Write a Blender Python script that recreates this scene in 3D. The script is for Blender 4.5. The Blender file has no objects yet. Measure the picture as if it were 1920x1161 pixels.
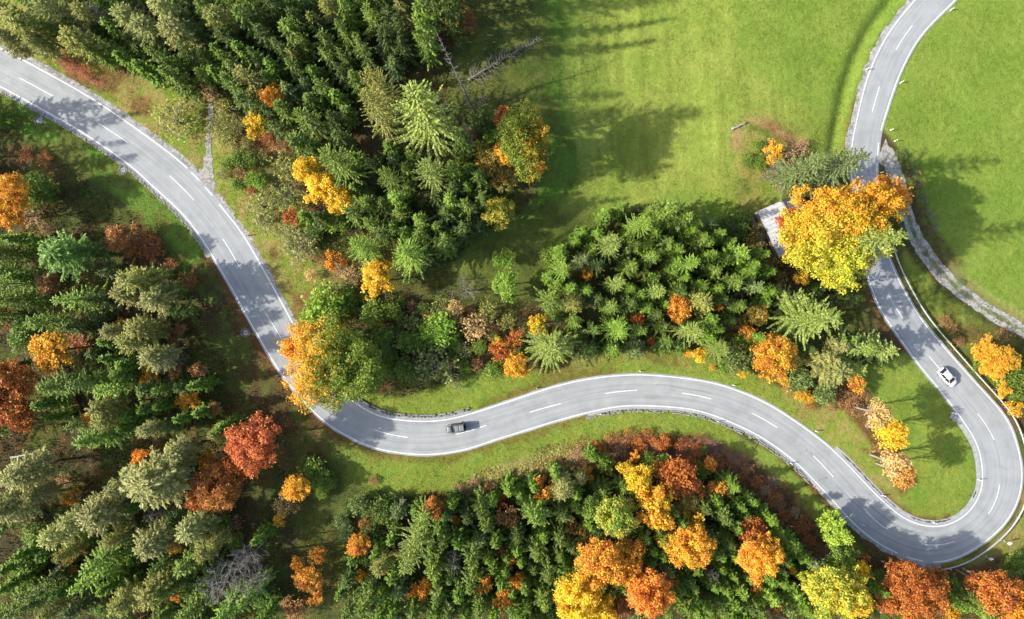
import bpy, math, random
import numpy as np
from mathutils import Vector, Matrix

# ------------------------------------------------------------------ camera, sky, sun, exposure
scene = bpy.context.scene
COL = scene.collection
CAM_H = 120.0            # drone height above the road, metres
FRAME_W = 192.0          # metres of ground across the frame
SUN_EL = math.radians(31)
SHADOW_AZ = math.radians(7)      # shadows run towards +X, a little towards +Y

cam_data = bpy.data.cameras.new("camera")
cam = bpy.data.objects.new("camera", cam_data)
COL.objects.link(cam)
cam.location = (0, 0, CAM_H)
cam.rotation_euler = (0, 0, 0)
cam_data.sensor_width = 36
cam_data.lens = 36 * CAM_H / FRAME_W
cam_data.clip_start = 1
cam_data.clip_end = 2000
scene.camera = cam

world = bpy.data.worlds.new("World")
scene.world = world
world.use_nodes = True
wn = world.node_tree
sky = wn.nodes.new("ShaderNodeTexSky")
sky.sky_type = 'NISHITA'
sky.sun_disc = False
sky.sun_elevation = SUN_EL
sky.sun_rotation = math.atan2(-math.cos(SHADOW_AZ), -math.sin(SHADOW_AZ)) % (2 * math.pi)
sky.air_density = 1.0
sky.dust_density = 2.5
bgn = wn.nodes["Background"]
wn.links.new(sky.outputs[0], bgn.inputs[0])
bgn.inputs[1].default_value = 0.15

sun_data = bpy.data.lights.new("sun", 'SUN')
sun_data.energy = 4.3
sun_data.angle = math.radians(0.8)
sun_data.color = (1.0, 0.945, 0.86)
sun = bpy.data.objects.new("sun", sun_data)
COL.objects.link(sun)
ldir = Vector((math.cos(SHADOW_AZ) * math.cos(SUN_EL), math.sin(SHADOW_AZ) * math.cos(SUN_EL), -math.sin(SUN_EL)))
sun.rotation_euler = ldir.to_track_quat('-Z', 'Y').to_euler()
sun.location = (-60, -10, 60)

scene.view_settings.view_transform = 'Standard'
scene.view_settings.look = 'None'
scene.view_settings.exposure = 1.08
scene.view_settings.gamma = 1.0
scene.view_settings.use_curve_mapping = False

# ------------------------------------------------------------------ helpers
PXM = 1920.0 / FRAME_W

def P(px, py, z=0.0):
    """place of a thing seen at this spot of the plan, at height z"""
    k = (CAM_H - z) / CAM_H
    return ((px - 960.0) / PXM * k, (580.5 - py) / PXM * k)

def lin(c, k=1.0):
    out = []
    for v in c:
        v = v / 255.0
        out.append((v / 12.92 if v <= 0.04045 else ((v + 0.055) / 1.055) ** 2.4) * k)
    return tuple(out)

def hash2(ix, iy, seed):
    h = (ix.astype(np.int64) * 374761393 + iy.astype(np.int64) * 668265263 + seed * 982451653) & 0x7fffffff
    h = ((h ^ (h >> 13)) * 1274126177) & 0x7fffffff
    h = h ^ (h >> 16)
    return (h & 0xffff) / 65535.0

def vnoise(x, y, seed=0):
    ix = np.floor(x); iy = np.floor(y)
    fx = x - ix; fy = y - iy
    fx = fx * fx * (3 - 2 * fx); fy = fy * fy * (3 - 2 * fy)
    a = hash2(ix, iy, seed); b = hash2(ix + 1, iy, seed)
    c = hash2(ix, iy + 1, seed); d = hash2(ix + 1, iy + 1, seed)
    return (a * (1 - fx) + b * fx) * (1 - fy) + (c * (1 - fx) + d * fx) * fy

def fbm(x, y, seed=0, octv=4):
    s = 0; a = 0.5; t = 0
    for i in range(octv):
        s = s + a * vnoise(x * 2 ** i + 17.3 * i, y * 2 ** i - 9.1 * i, seed + i)
        t += a; a *= 0.55
    return s / t

def smooth(e0, e1, x):
    t = np.clip((x - e0) / (e1 - e0), 0, 1)
    return t * t * (3 - 2 * t)

def mesh_np(name, V, F, mat=None, attrs=None, uv=None, smooth_shade=False, nper=None):
    """V (n,3), F (m,k) array of equal-size faces"""
    me = bpy.data.meshes.new(name)
    V = np.asarray(V, dtype=np.float32); F = np.asarray(F, dtype=np.int32)
    k = F.shape[1]
    me.vertices.add(len(V)); me.vertices.foreach_set("co", V.ravel())
    me.loops.add(F.size); me.loops.foreach_set("vertex_index", F.ravel())
    me.polygons.add(len(F))
    me.polygons.foreach_set("loop_start", np.arange(0, F.size, k, dtype=np.int32))
    me.polygons.foreach_set("loop_total", np.full(len(F), k, dtype=np.int32))
    if attrs:
        for an, arr in attrs.items():
            arr = np.asarray(arr, dtype=np.float32)
            if arr.ndim == 1:
                a = me.attributes.new(an, 'FLOAT', 'POINT'); a.data.foreach_set("value", arr)
            else:
                if arr.shape[1] == 3:
                    arr = np.concatenate([arr, np.ones((len(arr), 1), np.float32)], 1)
                a = me.attributes.new(an, 'FLOAT_COLOR', 'POINT'); a.data.foreach_set("color", arr.ravel())
    if uv is not None:
        l = me.uv_layers.new(name="UVMap")
        l.data.foreach_set("uv", np.asarray(uv, dtype=np.float32)[F.ravel()].ravel())
    me.update(calc_edges=True)
    me.validate()
    if smooth_shade:
        me.polygons.foreach_set("use_smooth", np.ones(len(me.polygons), dtype=bool))
    if mat:
        me.materials.append(mat)
    return me

def tag(o, label=None, cat=None, group=None, kind=None):
    if label: o["label"] = label
    if cat: o["category"] = cat
    if group: o["group"] = group
    if kind: o["kind"] = kind
    return o

def link(name, me, parent=None, loc=(0, 0, 0), rot=(0, 0, 0)):
    o = bpy.data.objects.new(name, me)
    COL.objects.link(o)
    o.location = loc; o.rotation_euler = rot
    if parent: o.parent = parent
    return o

def empty(name, loc, rz=0.0, label=None, cat=None, group=None):
    o = bpy.data.objects.new(name, None)
    COL.objects.link(o)
    o.location = loc; o.rotation_euler = (0, 0, rz)
    o.empty_display_size = 0.3
    return tag(o, label, cat, group)

def copy_tree(src, parent=None):
    c = src.copy(); COL.objects.link(c); c.parent = parent
    for ch in src.children:
        copy_tree(ch, c)
    return c

class MB:
    """collects polygons of one mesh"""
    def __init__(self): self.v = []; self.f = []
    def add(self, vs, fs):
        b = len(self.v); self.v += [tuple(p) for p in vs]; self.f += [[i + b for i in q] for q in fs]
    def box(self, c, s, rz=0.0, taper=1.0, tilt=None):
        cx, cy, cz = c; sx, sy, sz = [q / 2 for q in s]
        vs = []
        for z, t in ((-sz, 1.0), (sz, taper)):
            for x, y in ((-sx, -sy), (sx, -sy), (sx, sy), (-sx, sy)):
                vs.append(Vector((x * t, y * t, z)))
        M = Matrix.Rotation(rz, 3, 'Z')
        if tilt: M = M @ Matrix.Rotation(tilt[1], 3, tilt[0])
        vs = [M @ v + Vector(c) for v in vs]
        self.add(vs, [[3, 2, 1, 0], [4, 5, 6, 7], [0, 1, 5, 4], [1, 2, 6, 5], [2, 3, 7, 6], [3, 0, 4, 7]])
    def tube(self, pts, rad, n=6, cap=True):
        pts = [Vector(p) for p in pts]
        if not hasattr(rad, '__len__'): rad = [rad] * len(pts)
        b = len(self.v); prev = None
        for i, p in enumerate(pts):
            d = (pts[min(i + 1, len(pts) - 1)] - pts[max(i - 1, 0)])
            d = d.normalized() if d.length > 1e-6 else Vector((0, 0, 1))
            u = d.cross(Vector((0, 0, 1)) if abs(d.z) < 0.9 else Vector((1, 0, 0))).normalized()
            if prev is not None and u.dot(prev) < 0: u = -u
            prev = u
            w = d.cross(u)
            for k in range(n):
                a = 2 * math.pi * k / n
                self.v.append(tuple(p + (u * math.cos(a) + w * math.sin(a)) * rad[i]))
        for i in range(len(pts) - 1):
            for k in range(n):
                k2 = (k + 1) % n
                self.f.append([b + i * n + k, b + i * n + k2, b + (i + 1) * n + k2, b + (i + 1) * n + k])
        if cap:
            self.f.append([b + k for k in range(n)][::-1])
            self.f.append([b + (len(pts) - 1) * n + k for k in range(n)])
    def lathe(self, prof, n=12, c=(0, 0, 0), axis='Z'):
        b = len(self.v)
        for r, z in prof:
            for k in range(n):
                a = 2 * math.pi * k / n
                if axis == 'Z': p = (r * math.cos(a), r * math.sin(a), z)
                else: p = (r * math.cos(a), z, r * math.sin(a))
                self.v.append((p[0] + c[0], p[1] + c[1], p[2] + c[2]))
        for i in range(len(prof) - 1):
            for k in range(n):
                k2 = (k + 1) % n
                self.f.append([b + i * n + k, b + i * n + k2, b + (i + 1) * n + k2, b + (i + 1) * n + k])
        self.f.append([b + k for k in range(n)][::-1])
        self.f.append([b + (len(prof) - 1) * n + k for k in range(n)])
    def mesh(self, name, mat=None, smooth_shade=False):
        me = bpy.data.meshes.new(name)
        me.from_pydata(self.v, [], self.f); me.update()
        if smooth_shade: me.polygons.foreach_set("use_smooth", [True] * len(me.polygons))
        if mat: me.materials.append(mat)
        return me
    def obj(self, name, mat, parent=None, smooth_shade=False, loc=(0, 0, 0), rot=(0, 0, 0)):
        return link(name, self.mesh(name, mat, smooth_shade), parent, loc, rot)

# ------------------------------------------------------------------ materials
def new_mat(name):
    m = bpy.data.materials.new(name); m.use_nodes = True
    nt = m.node_tree
    return m, nt, nt.nodes["Principled BSDF"]

def node(nt, t, **kw):
    n = nt.nodes.new(t)
    for k, v in kw.items(): setattr(n, k, v)
    return n

def mathn(nt, op, a, b=None):
    n = node(nt, "ShaderNodeMath", operation=op)
    for i, v in enumerate((a, b)):
        if v is None: continue
        if isinstance(v, (int, float)): n.inputs[i].default_value = v
        else: nt.links.new(v, n.inputs[i])
    return n.outputs[0]

def ramp(nt, fac, stops):
    r = node(nt, "ShaderNodeValToRGB")
    els = r.color_ramp.elements
    while len(els) > 1: els.remove(els[-1])
    els[0].position = stops[0][0]; els[0].color = (*stops[0][1], 1)
    for p, c in stops[1:]:
        e = els.new(p); e.color = (*c, 1)
    nt.links.new(fac, r.inputs[0])
    return r.outputs[0]

def mixc(nt, mode, fac, a, b):
    n = node(nt, "ShaderNodeMix", data_type='RGBA', blend_type=mode)
    for idx, v in ((0, fac), (6, a), (7, b)):
        if isinstance(v, (int, float)): n.inputs[idx].default_value = v
        elif isinstance(v, tuple): n.inputs[idx].default_value = (*v, 1) if len(v) == 3 else v
        else: nt.links.new(v, n.inputs[idx])
    return n.outputs[2]

def noise(nt, coord, scale, detail=3, rough=0.55, dist=0.0):
    n = node(nt, "ShaderNodeTexNoise")
    n.inputs["Scale"].default_value = scale
    n.inputs["Detail"].default_value = detail
    n.inputs["Roughness"].default_value = rough
    n.inputs["Distortion"].default_value = dist
    if coord is not None: nt.links.new(coord, n.inputs["Vector"])
    return n.outputs[0]

def bump(nt, bsdf, h, strength, dist):
    b = node(nt, "ShaderNodeBump")
    b.inputs["Strength"].default_value = strength
    b.inputs["Distance"].default_value = dist
    nt.links.new(h, b.inputs["Height"]); nt.links.new(b.outputs[0], bsdf.inputs["Normal"])

def plain(name, col, rough=0.7, metal=0.0, var=0.25, scale=6.0, bmp=0.0):
    m, nt, b = new_mat(name)
    tc = node(nt, "ShaderNodeTexCoord")
    n = noise(nt, tc.outputs["Object"], scale, 4)
    c = ramp(nt, n, [(0.25, tuple(v * (1 - var) for v in col)), (0.75, tuple(v * (1 + var) for v in col))])
    nt.links.new(c, b.inputs["Base Color"])
    b.inputs["Roughness"].default_value = rough
    b.inputs["Metallic"].default_value = metal
    if bmp: bump(nt, b, n, 0.6, bmp)
    return m

def attr(nt, name, typ='GEOMETRY'):
    a = node(nt, "ShaderNodeAttribute"); a.attribute_name = name; a.attribute_type = typ
    return a

def mat_ground():
    m, nt, b = new_mat("grass_and_soil")
    tc = node(nt, "ShaderNodeTexCoord")
    o = tc.outputs["Object"]
    a = attr(nt, "col")
    n1 = noise(nt, o, 0.9, 5, 0.6)
    n2 = noise(nt, o, 4.5, 4, 0.7)
    n3 = noise(nt, o, 0.12, 3, 0.6)
    c = mixc(nt, 'MULTIPLY', 1.0, a.outputs["Color"], ramp(nt, n1, [(0.2, (0.72, 0.76, 0.66)), (0.5, (1, 1, 1)), (0.8, (1.25, 1.2, 1.25))]))
    c = mixc(nt, 'MULTIPLY', 1.0, c, ramp(nt, n2, [(0.25, (0.70, 0.74, 0.70)), (0.5, (1, 1, 1)), (0.75, (1.26, 1.22, 1.2))]))
    c = mixc(nt, 'MULTIPLY', 1.0, c, ramp(nt, n3, [(0.3, (0.84, 0.93, 0.80)), (0.7, (1.14, 1.05, 1.14))]))
    nt.links.new(c, b.inputs["Base Color"])
    b.inputs["Roughness"].default_value = 0.95
    b.inputs["Specular IOR Level"].default_value = 0.1
    h = mathn(nt, 'ADD', mathn(nt, 'MULTIPLY', n2, 0.5), n1)
    bump(nt, b, h, 0.9, 0.22)
    return m

def mat_asphalt():
    m, nt, b = new_mat("asphalt")
    tc = node(nt, "ShaderNodeTexCoord")
    uvm = tc.outputs["UV"]; o = tc.outputs["Object"]
    sep = node(nt, "ShaderNodeSeparateXYZ"); nt.links.new(uvm, sep.inputs[0])
    # v: metres across from the centre; u: metres along
    mp = node(nt, "ShaderNodeMapping"); nt.links.new(uvm, mp.inputs[0]); mp.inputs["Scale"].default_value = (0.05, 2.2, 1)
    streak = noise(nt, mp.outputs[0], 1.0, 4, 0.6)
    n1 = noise(nt, o, 0.35, 5, 0.6, 0.4)
    n2 = noise(nt, o, 9.0, 3, 0.7)
    # wheel paths polished at +-0.9 and +-2.4 m
    av = mathn(nt, 'ABSOLUTE', sep.outputs[1])
    w = None
    for c0 in (0.95, 2.45):
        d = mathn(nt, 'ABSOLUTE', mathn(nt, 'SUBTRACT', av, c0))
        g = node(nt, "ShaderNodeMapRange"); g.inputs[1].default_value = 0.0; g.inputs[2].default_value = 0.5
        g.inputs[3].default_value = 1.0; g.inputs[4].default_value = 0.0; g.interpolation_type = 'SMOOTHSTEP'
        nt.links.new(d, g.inputs[0])
        w = g.outputs[0] if w is None else mathn(nt, 'ADD', w, g.outputs[0])
    base = ramp(nt, n1, [(0.25, (0.214, 0.224, 0.226)), (0.5, (0.258, 0.268, 0.268)), (0.78, (0.300, 0.307, 0.303))])
    c = mixc(nt, 'MULTIPLY', 1.0, base, ramp(nt, streak, [(0.3, (0.86, 0.87, 0.88)), (0.6, (1.06, 1.06, 1.05))]))
    c = mixc(nt, 'MULTIPLY', mathn(nt, 'MULTIPLY', w, 0.5), c, (0.88, 0.89, 0.90))
    c = mixc(nt, 'MULTIPLY', 1.0, c, ramp(nt, n2, [(0.3, (0.92, 0.92, 0.92)), (0.7, (1.07, 1.07, 1.07))]))
    # sealed cracks, dark thin wandering lines in a few places
    vo = node(nt, "ShaderNodeTexVoronoi", feature='DISTANCE_TO_EDGE'); vo.inputs["Scale"].default_value = 0.13
    wob = node(nt, "ShaderNodeVectorMath", operation='ADD')
    nz = node(nt, "ShaderNodeTexNoise"); nz.inputs["Scale"].default_value = 0.8; nt.links.new(o, nz.inputs[0])
    nt.links.new(o, wob.inputs[0]); 
    sc = node(nt, "ShaderNodeVectorMath", operation='SCALE'); sc.inputs["Scale"].default_value = 2.2
    nt.links.new(nz.outputs[1], sc.inputs[0]); nt.links.new(sc.outputs[0], wob.inputs[1]); nt.links.new(wob.outputs[0], vo.inputs["Vector"])
    crack = mathn(nt, 'LESS_THAN', vo.outputs[0], 0.004)
    gate = mathn(nt, 'GREATER_THAN', noise(nt, o, 0.09, 2), 0.62)
    c = mixc(nt, 'MIX', mathn(nt, 'MULTIPLY', mathn(nt, 'MULTIPLY', crack, gate), 0.6), c, (0.11, 0.115, 0.12))
    nt.links.new(c, b.inputs["Base Color"])
    b.inputs["Roughness"].default_value = 0.82
    b.inputs["Specular IOR Level"].default_value = 0.3
    bump(nt, b, n2, 0.25, 0.02)
    return m

def mat_paint():
    m, nt, b = new_mat("road_paint")
    tc = node(nt, "ShaderNodeTexCoord")
    n = noise(nt, tc.outputs["Object"], 3.0, 5, 0.7)
    c = ramp(nt, n, [(0.3, (0.40, 0.40, 0.39)), (0.48, (0.60, 0.60, 0.59)), (0.7, (0.72, 0.72, 0.71))])
    nt.links.new(c, b.inputs["Base Color"]); b.inputs["Roughness"].default_value = 0.6
    return m

def mat_gravel(name, c0, c1, c2, sc=2.2):
    m, nt, b = new_mat(name)
    tc = node(nt, "ShaderNodeTexCoord"); o = tc.outputs["Object"]
    vo = node(nt, "ShaderNodeTexVoronoi"); vo.inputs["Scale"].default_value = sc; nt.links.new(o, vo.inputs["Vector"])
    sepc = node(nt, "ShaderNodeSeparateColor"); nt.links.new(vo.outputs["Color"], sepc.inputs[0])
    n1 = noise(nt, o, 0.7, 4, 0.65)
    n2 = noise(nt, o, 6, 4, 0.7)
    f = mathn(nt, 'ADD', mathn(nt, 'MULTIPLY', sepc.outputs[0], 0.4), mathn(nt, 'MULTIPLY', n1, 0.6))
    c = ramp(nt, f, [(0.25, c0), (0.5, c1), (0.75, c2)])
    c = mixc(nt, 'MULTIPLY', 1.0, c, ramp(nt, n2, [(0.3, (0.7, 0.7, 0.7)), (0.7, (1.2, 1.2, 1.2))]))
    nt.links.new(c, b.inputs["Base Color"]); b.inputs["Roughness"].default_value = 0.9
    bump(nt, b, vo.outputs["Distance"], 0.7, 0.06)
    return m

def mat_leaf():
    m, nt, b = new_mat("foliage")
    nt.nodes.remove(b)
    out = nt.nodes["Material Output"]
    oi = node(nt, "ShaderNodeObjectInfo")
    cb = attr(nt, "color_b", 'OBJECT')
    gr = attr(nt, "color_shift", 'OBJECT')
    rnd = attr(nt, "rnd")
    tc = node(nt, "ShaderNodeTexCoord")
    n = noise(nt, tc.outputs["Object"], 0.55, 3, 0.6)
    sep = node(nt, "ShaderNodeSeparateXYZ"); nt.links.new(tc.outputs["Object"], sep.inputs[0])
    f = mathn(nt, 'ADD', n, mathn(nt, 'MULTIPLY', mathn(nt, 'SUBTRACT', rnd.outputs["Fac"], 0.5), 0.42))
    f = mathn(nt, 'ADD', f, mathn(nt, 'MULTIPLY', sep.outputs[0], gr.outputs["Fac"]))
    f = mathn(nt, 'ADD', f, mathn(nt, 'MULTIPLY', sep.outputs[1], attr(nt, 'color_shift_y', 'OBJECT').outputs['Fac']))
    f = mathn(nt, 'ADD', f, attr(nt, 'color_bias', 'OBJECT').outputs['Fac'])
    mr = node(nt, "ShaderNodeMapRange"); mr.inputs[1].default_value = 0.38; mr.inputs[2].default_value = 0.66
    mr.interpolation_type = 'SMOOTHSTEP'; nt.links.new(f, mr.inputs[0])
    c = mixc(nt, 'MIX', mr.outputs[0], oi.outputs["Color"], cb.outputs["Color"])
    rr = mathn(nt, 'FRACT', mathn(nt, 'MULTIPLY', rnd.outputs["Fac"], 7.31))
    c = mixc(nt, 'MULTIPLY', 1.0, c, ramp(nt, rr, [(0.0, (0.60, 0.64, 0.56)), (0.5, (1, 1, 1)), (1.0, (1.42, 1.36, 1.30))]))
    d = node(nt, "ShaderNodeBsdfDiffuse"); t = node(nt, "ShaderNodeBsdfTranslucent")
    g = node(nt, "ShaderNodeBsdfGlossy"); g.inputs["Roughness"].default_value = 0.5
    g.inputs["Color"].default_value = (1, 1, 1, 1)
    nt.links.new(c, d.inputs[0]); nt.links.new(c, t.inputs[0])
    mx = node(nt, "ShaderNodeMixShader"); mx.inputs[0].default_value = 0.36
    nt.links.new(d.outputs[0], mx.inputs[1]); nt.links.new(t.outputs[0], mx.inputs[2])
    mx2 = node(nt, "ShaderNodeMixShader"); mx2.inputs[0].default_value = 0.015
    nt.links.new(mx.outputs[0], mx2.inputs[1]); nt.links.new(g.outputs[0], mx2.inputs[2])
    nt.links.new(mx2.outputs[0], out.inputs[0])
    return m

def mat_vcol(name, rough=0.95, trans=0.3):
    m, nt, b = new_mat(name)
    nt.nodes.remove(b); out = nt.nodes["Material Output"]
    a = attr(nt, "col")
    d = node(nt, "ShaderNodeBsdfDiffuse"); t = node(nt, "ShaderNodeBsdfTranslucent")
    nt.links.new(a.outputs["Color"], d.inputs[0]); nt.links.new(a.outputs["Color"], t.inputs[0])
    mx = node(nt, "ShaderNodeMixShader"); mx.inputs[0].default_value = trans
    nt.links.new(d.outputs[0], mx.inputs[1]); nt.links.new(t.outputs[0], mx.inputs[2])
    nt.links.new(mx.outputs[0], out.inputs[0])
    return m

def mat_bark(name, col):
    m, nt, b = new_mat(name)
    tc = node(nt, "ShaderNodeTexCoord"); mp = node(nt, "ShaderNodeMapping")
    nt.links.new(tc.outputs["Object"], mp.inputs[0]); mp.inputs["Scale"].default_value = (1, 1, 0.25)
    n = noise(nt, mp.outputs[0], 9, 4, 0.7)
    c = ramp(nt, n, [(0.3, tuple(v * 0.6 for v in col)), (0.7, tuple(min(1, v * 1.35) for v in col))])
    nt.links.new(c, b.inputs["Base Color"]); b.inputs["Roughness"].default_value = 0.9
    bump(nt, b, n, 0.6, 0.03)
    return m

M = {}
M['ground'] = mat_ground()
M['asphalt'] = mat_asphalt()
M['paint'] = mat_paint()
M['gravel'] = mat_gravel("roadside_gravel", (0.13, 0.125, 0.105), (0.24, 0.235, 0.22), (0.36, 0.355, 0.34))
M['track'] = mat_gravel("track_gravel", (0.13, 0.12, 0.09), (0.235, 0.225, 0.195), (0.34, 0.33, 0.305), 2.6)
M['leaf'] = mat_leaf()
M['tuft'] = mat_vcol("grass_blades")
M['litter'] = mat_vcol("fallen_leaf", trans=0.1)
M['bark'] = mat_bark("grey_brown_bark", (0.16, 0.135, 0.11))
M['pale_bark'] = mat_bark("pale_grey_bark", (0.24, 0.225, 0.20))
M['dead'] = mat_bark("weathered_dead_wood", (0.15, 0.135, 0.12))
M['stone'] = plain("kerb_stone", (0.19, 0.185, 0.165), 0.9, 0, 0.5, 2.5, 0.02)
M['concrete'] = plain("concrete", (0.27, 0.275, 0.275), 0.85, 0, 0.25, 1.5, 0.01)
M['dark_slot'] = plain("wet_leaves_in_gutter", (0.05, 0.042, 0.03), 0.9, 0, 0.5, 4)
M['steel'] = plain("galvanised_steel", (0.40, 0.41, 0.42), 0.5, 0.3, 0.12, 3)
M['white_plastic'] = plain("white_plastic", (0.75, 0.75, 0.74), 0.5, 0, 0.05, 3)
M['black_plastic'] = plain("black_plastic", (0.02, 0.02, 0.02), 0.5, 0, 0.2, 3)
M['wood'] = mat_bark("weathered_boards", (0.22, 0.19, 0.16))
# ------------------------------------------------------------------ the road's course
L_EDGE = [(-160, 38), (-80, 60), (0, 91), (138, 165), (207, 208), (293, 269), (345, 310), (382, 348), (424, 400), (452, 435), (483, 487), (514, 542),
          (559, 625), (602, 695), (652, 745), (703, 777), (745, 787), (789, 790), (831, 788), (883, 776), (945, 756), (1020, 731),
          (1086, 714), (1145, 706), (1200, 703), (1269, 708), (1338, 719), (1393, 737), (1441, 759), (1493, 792), (1545, 830),
          (1589, 871), (1634, 919), (1681, 962), (1716, 981), (1750, 987), (1785, 981), (1819, 957), (1840, 916), (1841, 875),
          (1833, 837), (1812, 799), (1771, 742), (1722, 683), (1678, 621), (1647, 573), (1628, 518), (1615, 470), (1604, 400),
          (1597, 340), (1597, 276), (1605, 234), (1619, 172), (1636, 121), (1667, 62), (1716, 0), (1772, -60), (1840, -130)]
R_EDGE = [(-160, 100), (-80, 128), (0, 162), (69, 200), (138, 238), (190, 272), (241, 308), (296, 358), (341, 400), (379, 449), (431, 535), (479, 621),
          (527, 700), (579, 762), (620, 799), (669, 826), (710, 842), (779, 852), (831, 850), (880, 841), (921, 827), (989, 806),
          (1058, 785), (1127, 768), (1179, 761), (1252, 763), (1303, 769), (1348, 783), (1407, 809), (1440, 828), (1476, 854),
          (1509, 883), (1560, 937), (1612, 992), (1664, 1028), (1716, 1049), (1750, 1054), (1785, 1049), (1819, 1033), (1864, 1002),
          (1898, 961), (1914, 916), (1915, 875), (1905, 830), (1891, 792), (1867, 760), (1819, 707), (1771, 652), (1726, 597),
          (1688, 531), (1666, 480), (1652, 425), (1644, 345), (1648, 262), (1657, 227), (1678, 162), (1702, 107), (1733, 59), (1791, 0), (1840, -50), (1905, -110)]

def catmull(pts, step):
    pts = np.array(pts, float); out = []
    p = np.vstack([2 * pts[0] - pts[1], pts, 2 * pts[-1] - pts[-2]])
    for i in range(1, len(p) - 2):
        n = max(2, int(np.linalg.norm(p[i + 1] - p[i]) / step))
        t = np.linspace(0, 1, n, endpoint=False)[:, None]
        a, b, c, d = p[i - 1], p[i], p[i + 1], p[i + 2]
        out.append(0.5 * ((2 * b) + (-a + c) * t + (2 * a - 5 * b + 4 * c - d) * t ** 2 + (-a + 3 * b - 3 * c + d) * t ** 3))
    out.append(p[-2][None])
    return np.vstack(out)

def resample(pts, step):
    d = np.r_[0, np.cumsum(np.linalg.norm(np.diff(pts, axis=0), axis=1))]
    n = int(d[-1] / step); t = np.linspace(0, d[-1], n)
    return np.c_[np.interp(t, d, pts[:, 0]), np.interp(t, d, pts[:, 1])]

def wpts(pts): return np.array([P(*q) for q in pts])
def boxsm(a, k):
    pad = np.r_[np.repeat(a[:1], k, 0), a, np.repeat(a[-1:], k, 0)]
    ker = np.ones(2 * k + 1) / (2 * k + 1)
    if a.ndim == 1: return np.convolve(pad, ker, 'valid')
    return np.c_[tuple(np.convolve(pad[:, i], ker, 'valid') for i in range(a.shape[1]))]

Ld = catmull(wpts(L_EDGE), 0.4); Rd = catmull(wpts(R_EDGE), 0.4)
near = np.argmin(((Ld[:, None] - Rd[None]) ** 2).sum(2), 1)
cen = (Ld + Rd[near]) / 2
cen = boxsm(boxsm(resample(cen, 0.5), 6), 4)
cen = resample(cen, 0.5)
tan = np.gradient(cen, axis=0); tan /= np.linalg.norm(tan, axis=1)[:, None]
nrm = np.c_[-tan[:, 1], tan[:, 0]]           # points to the left of travel
def edge_off(E):
    # distance along the normal from the centre line to the painted edge line
    out = []
    for c, n in zip(cen, nrm):
        d = E - c; a = d @ n; b = np.abs(d[:, 0] * n[1] - d[:, 1] * n[0])
        m = (b < 0.6) & (np.abs(a) < 7)
        out.append(a[m].mean() if m.any() else np.nan)
    out = np.array(out); ok = ~np.isnan(out)
    return boxsm(np.interp(np.arange(len(out)), np.flatnonzero(ok), out[ok]), 5)
offL = edge_off(Ld); offR = edge_off(Rd)
S = np.arange(len(cen)) * 0.5

def s_at(px, py):
    q = np.array(P(px, py)); return int(np.argmin(((cen - q) ** 2).sum(1)))

def strip(name, i0, i1, a, b, za, zb, mat, ja=0.0, jb=0.0, kind='structure', parent=None, seed=0, ncross=2, sub=1):
    """a ribbon beside or on the road from offset a to offset b (arrays or numbers, metres along the normal)"""
    idx = np.arange(i0, i1 + 1)
    t = np.arange(0, len(idx) - 1 + 1e-6, 1.0 / sub)
    ii = idx[0] + t
    base = np.c_[np.interp(ii, np.arange(len(cen)), cen[:, 0]), np.interp(ii, np.arange(len(cen)), cen[:, 1])]
    nn = np.c_[np.interp(ii, np.arange(len(cen)), nrm[:, 0]), np.interp(ii, np.arange(len(cen)), nrm[:, 1])]
    rs = np.random.RandomState(seed + 5)
    def g(v, j):
        v = np.interp(ii, np.arange(len(cen)), v) if hasattr(v, '__len__') else np.full(len(ii), float(v))
        if j: v = v + j * (fbm(ii * 0.35, ii * 0 + seed, seed, 3) - 0.5) * 2 + j * 0.5 * (rs.rand(len(ii)) - 0.5)
        return v
    A = g(a, ja); B = g(b, jb)
    V = []; UV = []
    for k in range(ncross):
        f = k / (ncross - 1)
        o = A * (1 - f) + B * f
        V.append(np.c_[base + nn * o[:, None], np.full(len(ii), za * (1 - f) + zb * f)])
        UV.append(np.c_[ii * 0.5, o])
    V = np.stack(V, 1); UV = np.stack(UV, 1); n = len(ii)
    I = np.arange(n * ncross).reshape(n, ncross)
    F = np.stack([I[:-1, :-1], I[1:, :-1], I[1:, 1:], I[:-1, 1:]], -1).reshape(-1, 4)
    flip = np.mean(B - A) < 0
    if not flip: pass
    else: F = F[:, ::-1]
    me = mesh_np(name, V.reshape(-1, 3), F, mat, uv=UV.reshape(-1, 2))
    o = link(name, me, parent)
    if kind: o['kind'] = kind
    return o

NC = len(cen) - 1
# ------------------------------------------------------------------ ground
def axis(lo, hi, step, far):
    mid = np.arange(lo, hi + 1e-6, step)
    out = []; d = step
    x = hi
    while x < far: d *= 1.25; x += d; out.append(x)
    out = np.array(out)
    return np.r_[(lo - (out - hi))[::-1], mid, out]
gx = axis(-100, 100, 0.4, 520); gy = axis(-62, 62, 0.4, 480)
GX, GY = np.meshgrid(gx, gy)
X = GX.ravel(); Y = GY.ravel()
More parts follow.
